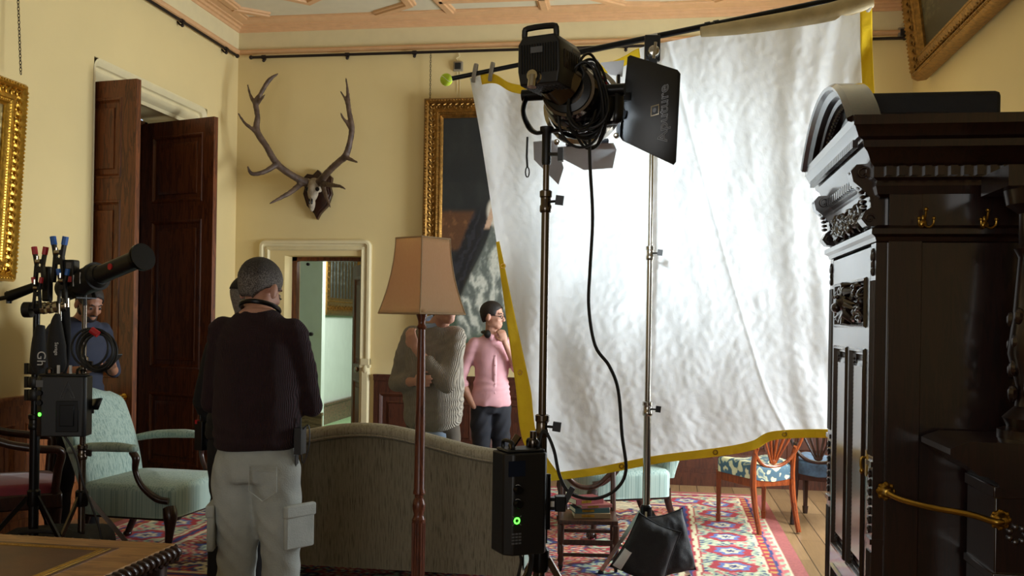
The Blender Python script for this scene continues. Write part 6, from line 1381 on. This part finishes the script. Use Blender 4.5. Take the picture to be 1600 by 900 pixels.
pouch('plain narrow black strap hanging right of the scripted pouch', [(103, 478), (104, 520), (103, 560), (98, 582)], D3-.05, [(.02, .008), (.024, .010), (.022, .012), (.02, .012)])
# cable coil with a red tie
o = P(148, 545, D3-.25); r = thing('coiled_cable', 'coil of thin black cable with a red tie hung on the left steel stand', 'cable', o); rnd = random.Random(2); m = MB()
for k in range(6):
    cx, cy, rx, ry, ph = 146+rnd.uniform(-6, 8), 547+rnd.uniform(-4, 3), 30+rnd.uniform(-8, 7), 32+rnd.uniform(-5, 3), rnd.uniform(-.5, .3); pts = []
    for i in range(16): a = i*PI/8; x, y = rx*math.cos(a), ry*math.sin(a); pts.append(P(cx+x*math.cos(ph)-y*math.sin(ph)*.3, cy+y+x*math.sin(ph)*.4, D3-.25+.015*k)-o)
    m.tube(smooth_path(pts, 3, True), .0062, 7, closed=True)
m.build('loops', M_rub, r); m = MB(); c = P(148, 519, D3-.28)-o; m.tube([c-RGT*.018+UP*.012, c+RGT*.018-UP*.012], .018, 10); m.build('red_tie', M_red, r)
# ballast on the left
r, w, h, dp = ballast('black box with large letter A and green light on the far left stand', 100, 634, D3-.22, .25, .31, .11, YAW+.12)
m = MB(); m.box(-.02, .09, -.062, -.054, -.13, .03); m.box(.0, .07, -.070, -.062, -.10, .01); m.build('battery_plate', M_bmetal, r, bevel=.003)
m = MB(); m.tube([(.0, -.0565, .045), (.035, -.0565, .13), (.07, -.0565, .045)], .0022, 5); m.tube([(.015, -.0565, .045), (.035, -.0565, .095), (.055, -.0565, .045)], .0016, 5); m.tube([(.0, -.0565, .045), (.015, -.0565, .045)], .002, 5); m.tube([(.055, -.0565, .045), (.07, -.0565, .045)], .002, 5); m.build('letter_a_mark', M_greyp, r)
for z in (.07, .02): m = MB(); m.lathe([(.0, -.075), (.013, -.075), (.015, -.055), (.0, -.055)], (-.10, 0, z), 16, 'Y'); m.build('knob', M_bmetal, r)
m = MB(); m.ell((-.10, -.058, -.04), (.008, .004, .010)); m.build('power_light', M_led, r)
m = MB(); m.box(-.12, -.085, -.0575, -.0555, .10, .135); m.build('display', M_greyp, r)
for x in (-.03, .03): m = MB(); m.tube([(x, 0, .165), (x, 0, .21)], .008, 10); m.build('post', M_white, r)
m = MB(); m.tube(smooth_path([(.0, .0, -.15), (.06, .0, -.25), (.10, 0, -.40), (.18, 0, -.62), (.22, -.02, -.80)], 6), .006, 7); m.build('mains_lead', M_rub, r)
# small monitor bracket by the armchair
o = P(148, 634, D3-.15); r = thing('phone_bracket', 'small black clamp with pale screen edge just above the left armchair', 'clamp', o); m = MB(); m.beam(P(120, 642, D3-.15)-o, P(146, 640, D3-.15)-o, .02, .04); m.build('arm', M_bmetal, r, bevel=.003); m = MB(); m.add([P(138, 640, D3-.1)-o, P(152, 640, D3-.2)-o, P(159, 622, D3-.2)-o, P(145, 624, D3-.1)-o], [(0, 1, 2, 3)]); m.build('bracket_plate', M_black, r, solid=.012)
# black kit bag on the floor between the stands
q = at_px(88, 790, 5.35); r = thing('kit_bag', 'black kit bag slumped on the floor under the left stands', 'bag', (q.x, q.y, .0), .2)
m = MB(); rounded(m, -.30, .30, -.16, .16, .0, .30, .07, .04)
for i, v_ in enumerate(m.v): n_ = noise.noise(v_*6); m.v[i] = V((v_.x+.02*n_, v_.y, max(0, v_.z+(.04*n_ if v_.z > .05 else 0))))
m.build('bag', M_nylon, r, angle=80); m = MB(); m.tube(smooth_path([(-.12, -.15, .22), (-.1, -.20, .33), (.1, -.20, .33), (.12, -.15, .22)], 5), .012, 8); m.build('handle', M_nylon, r); m = MB(); m.box(.22, .30, -.165, -.162, .05, .13); m.build('white_tag', M_white, r)
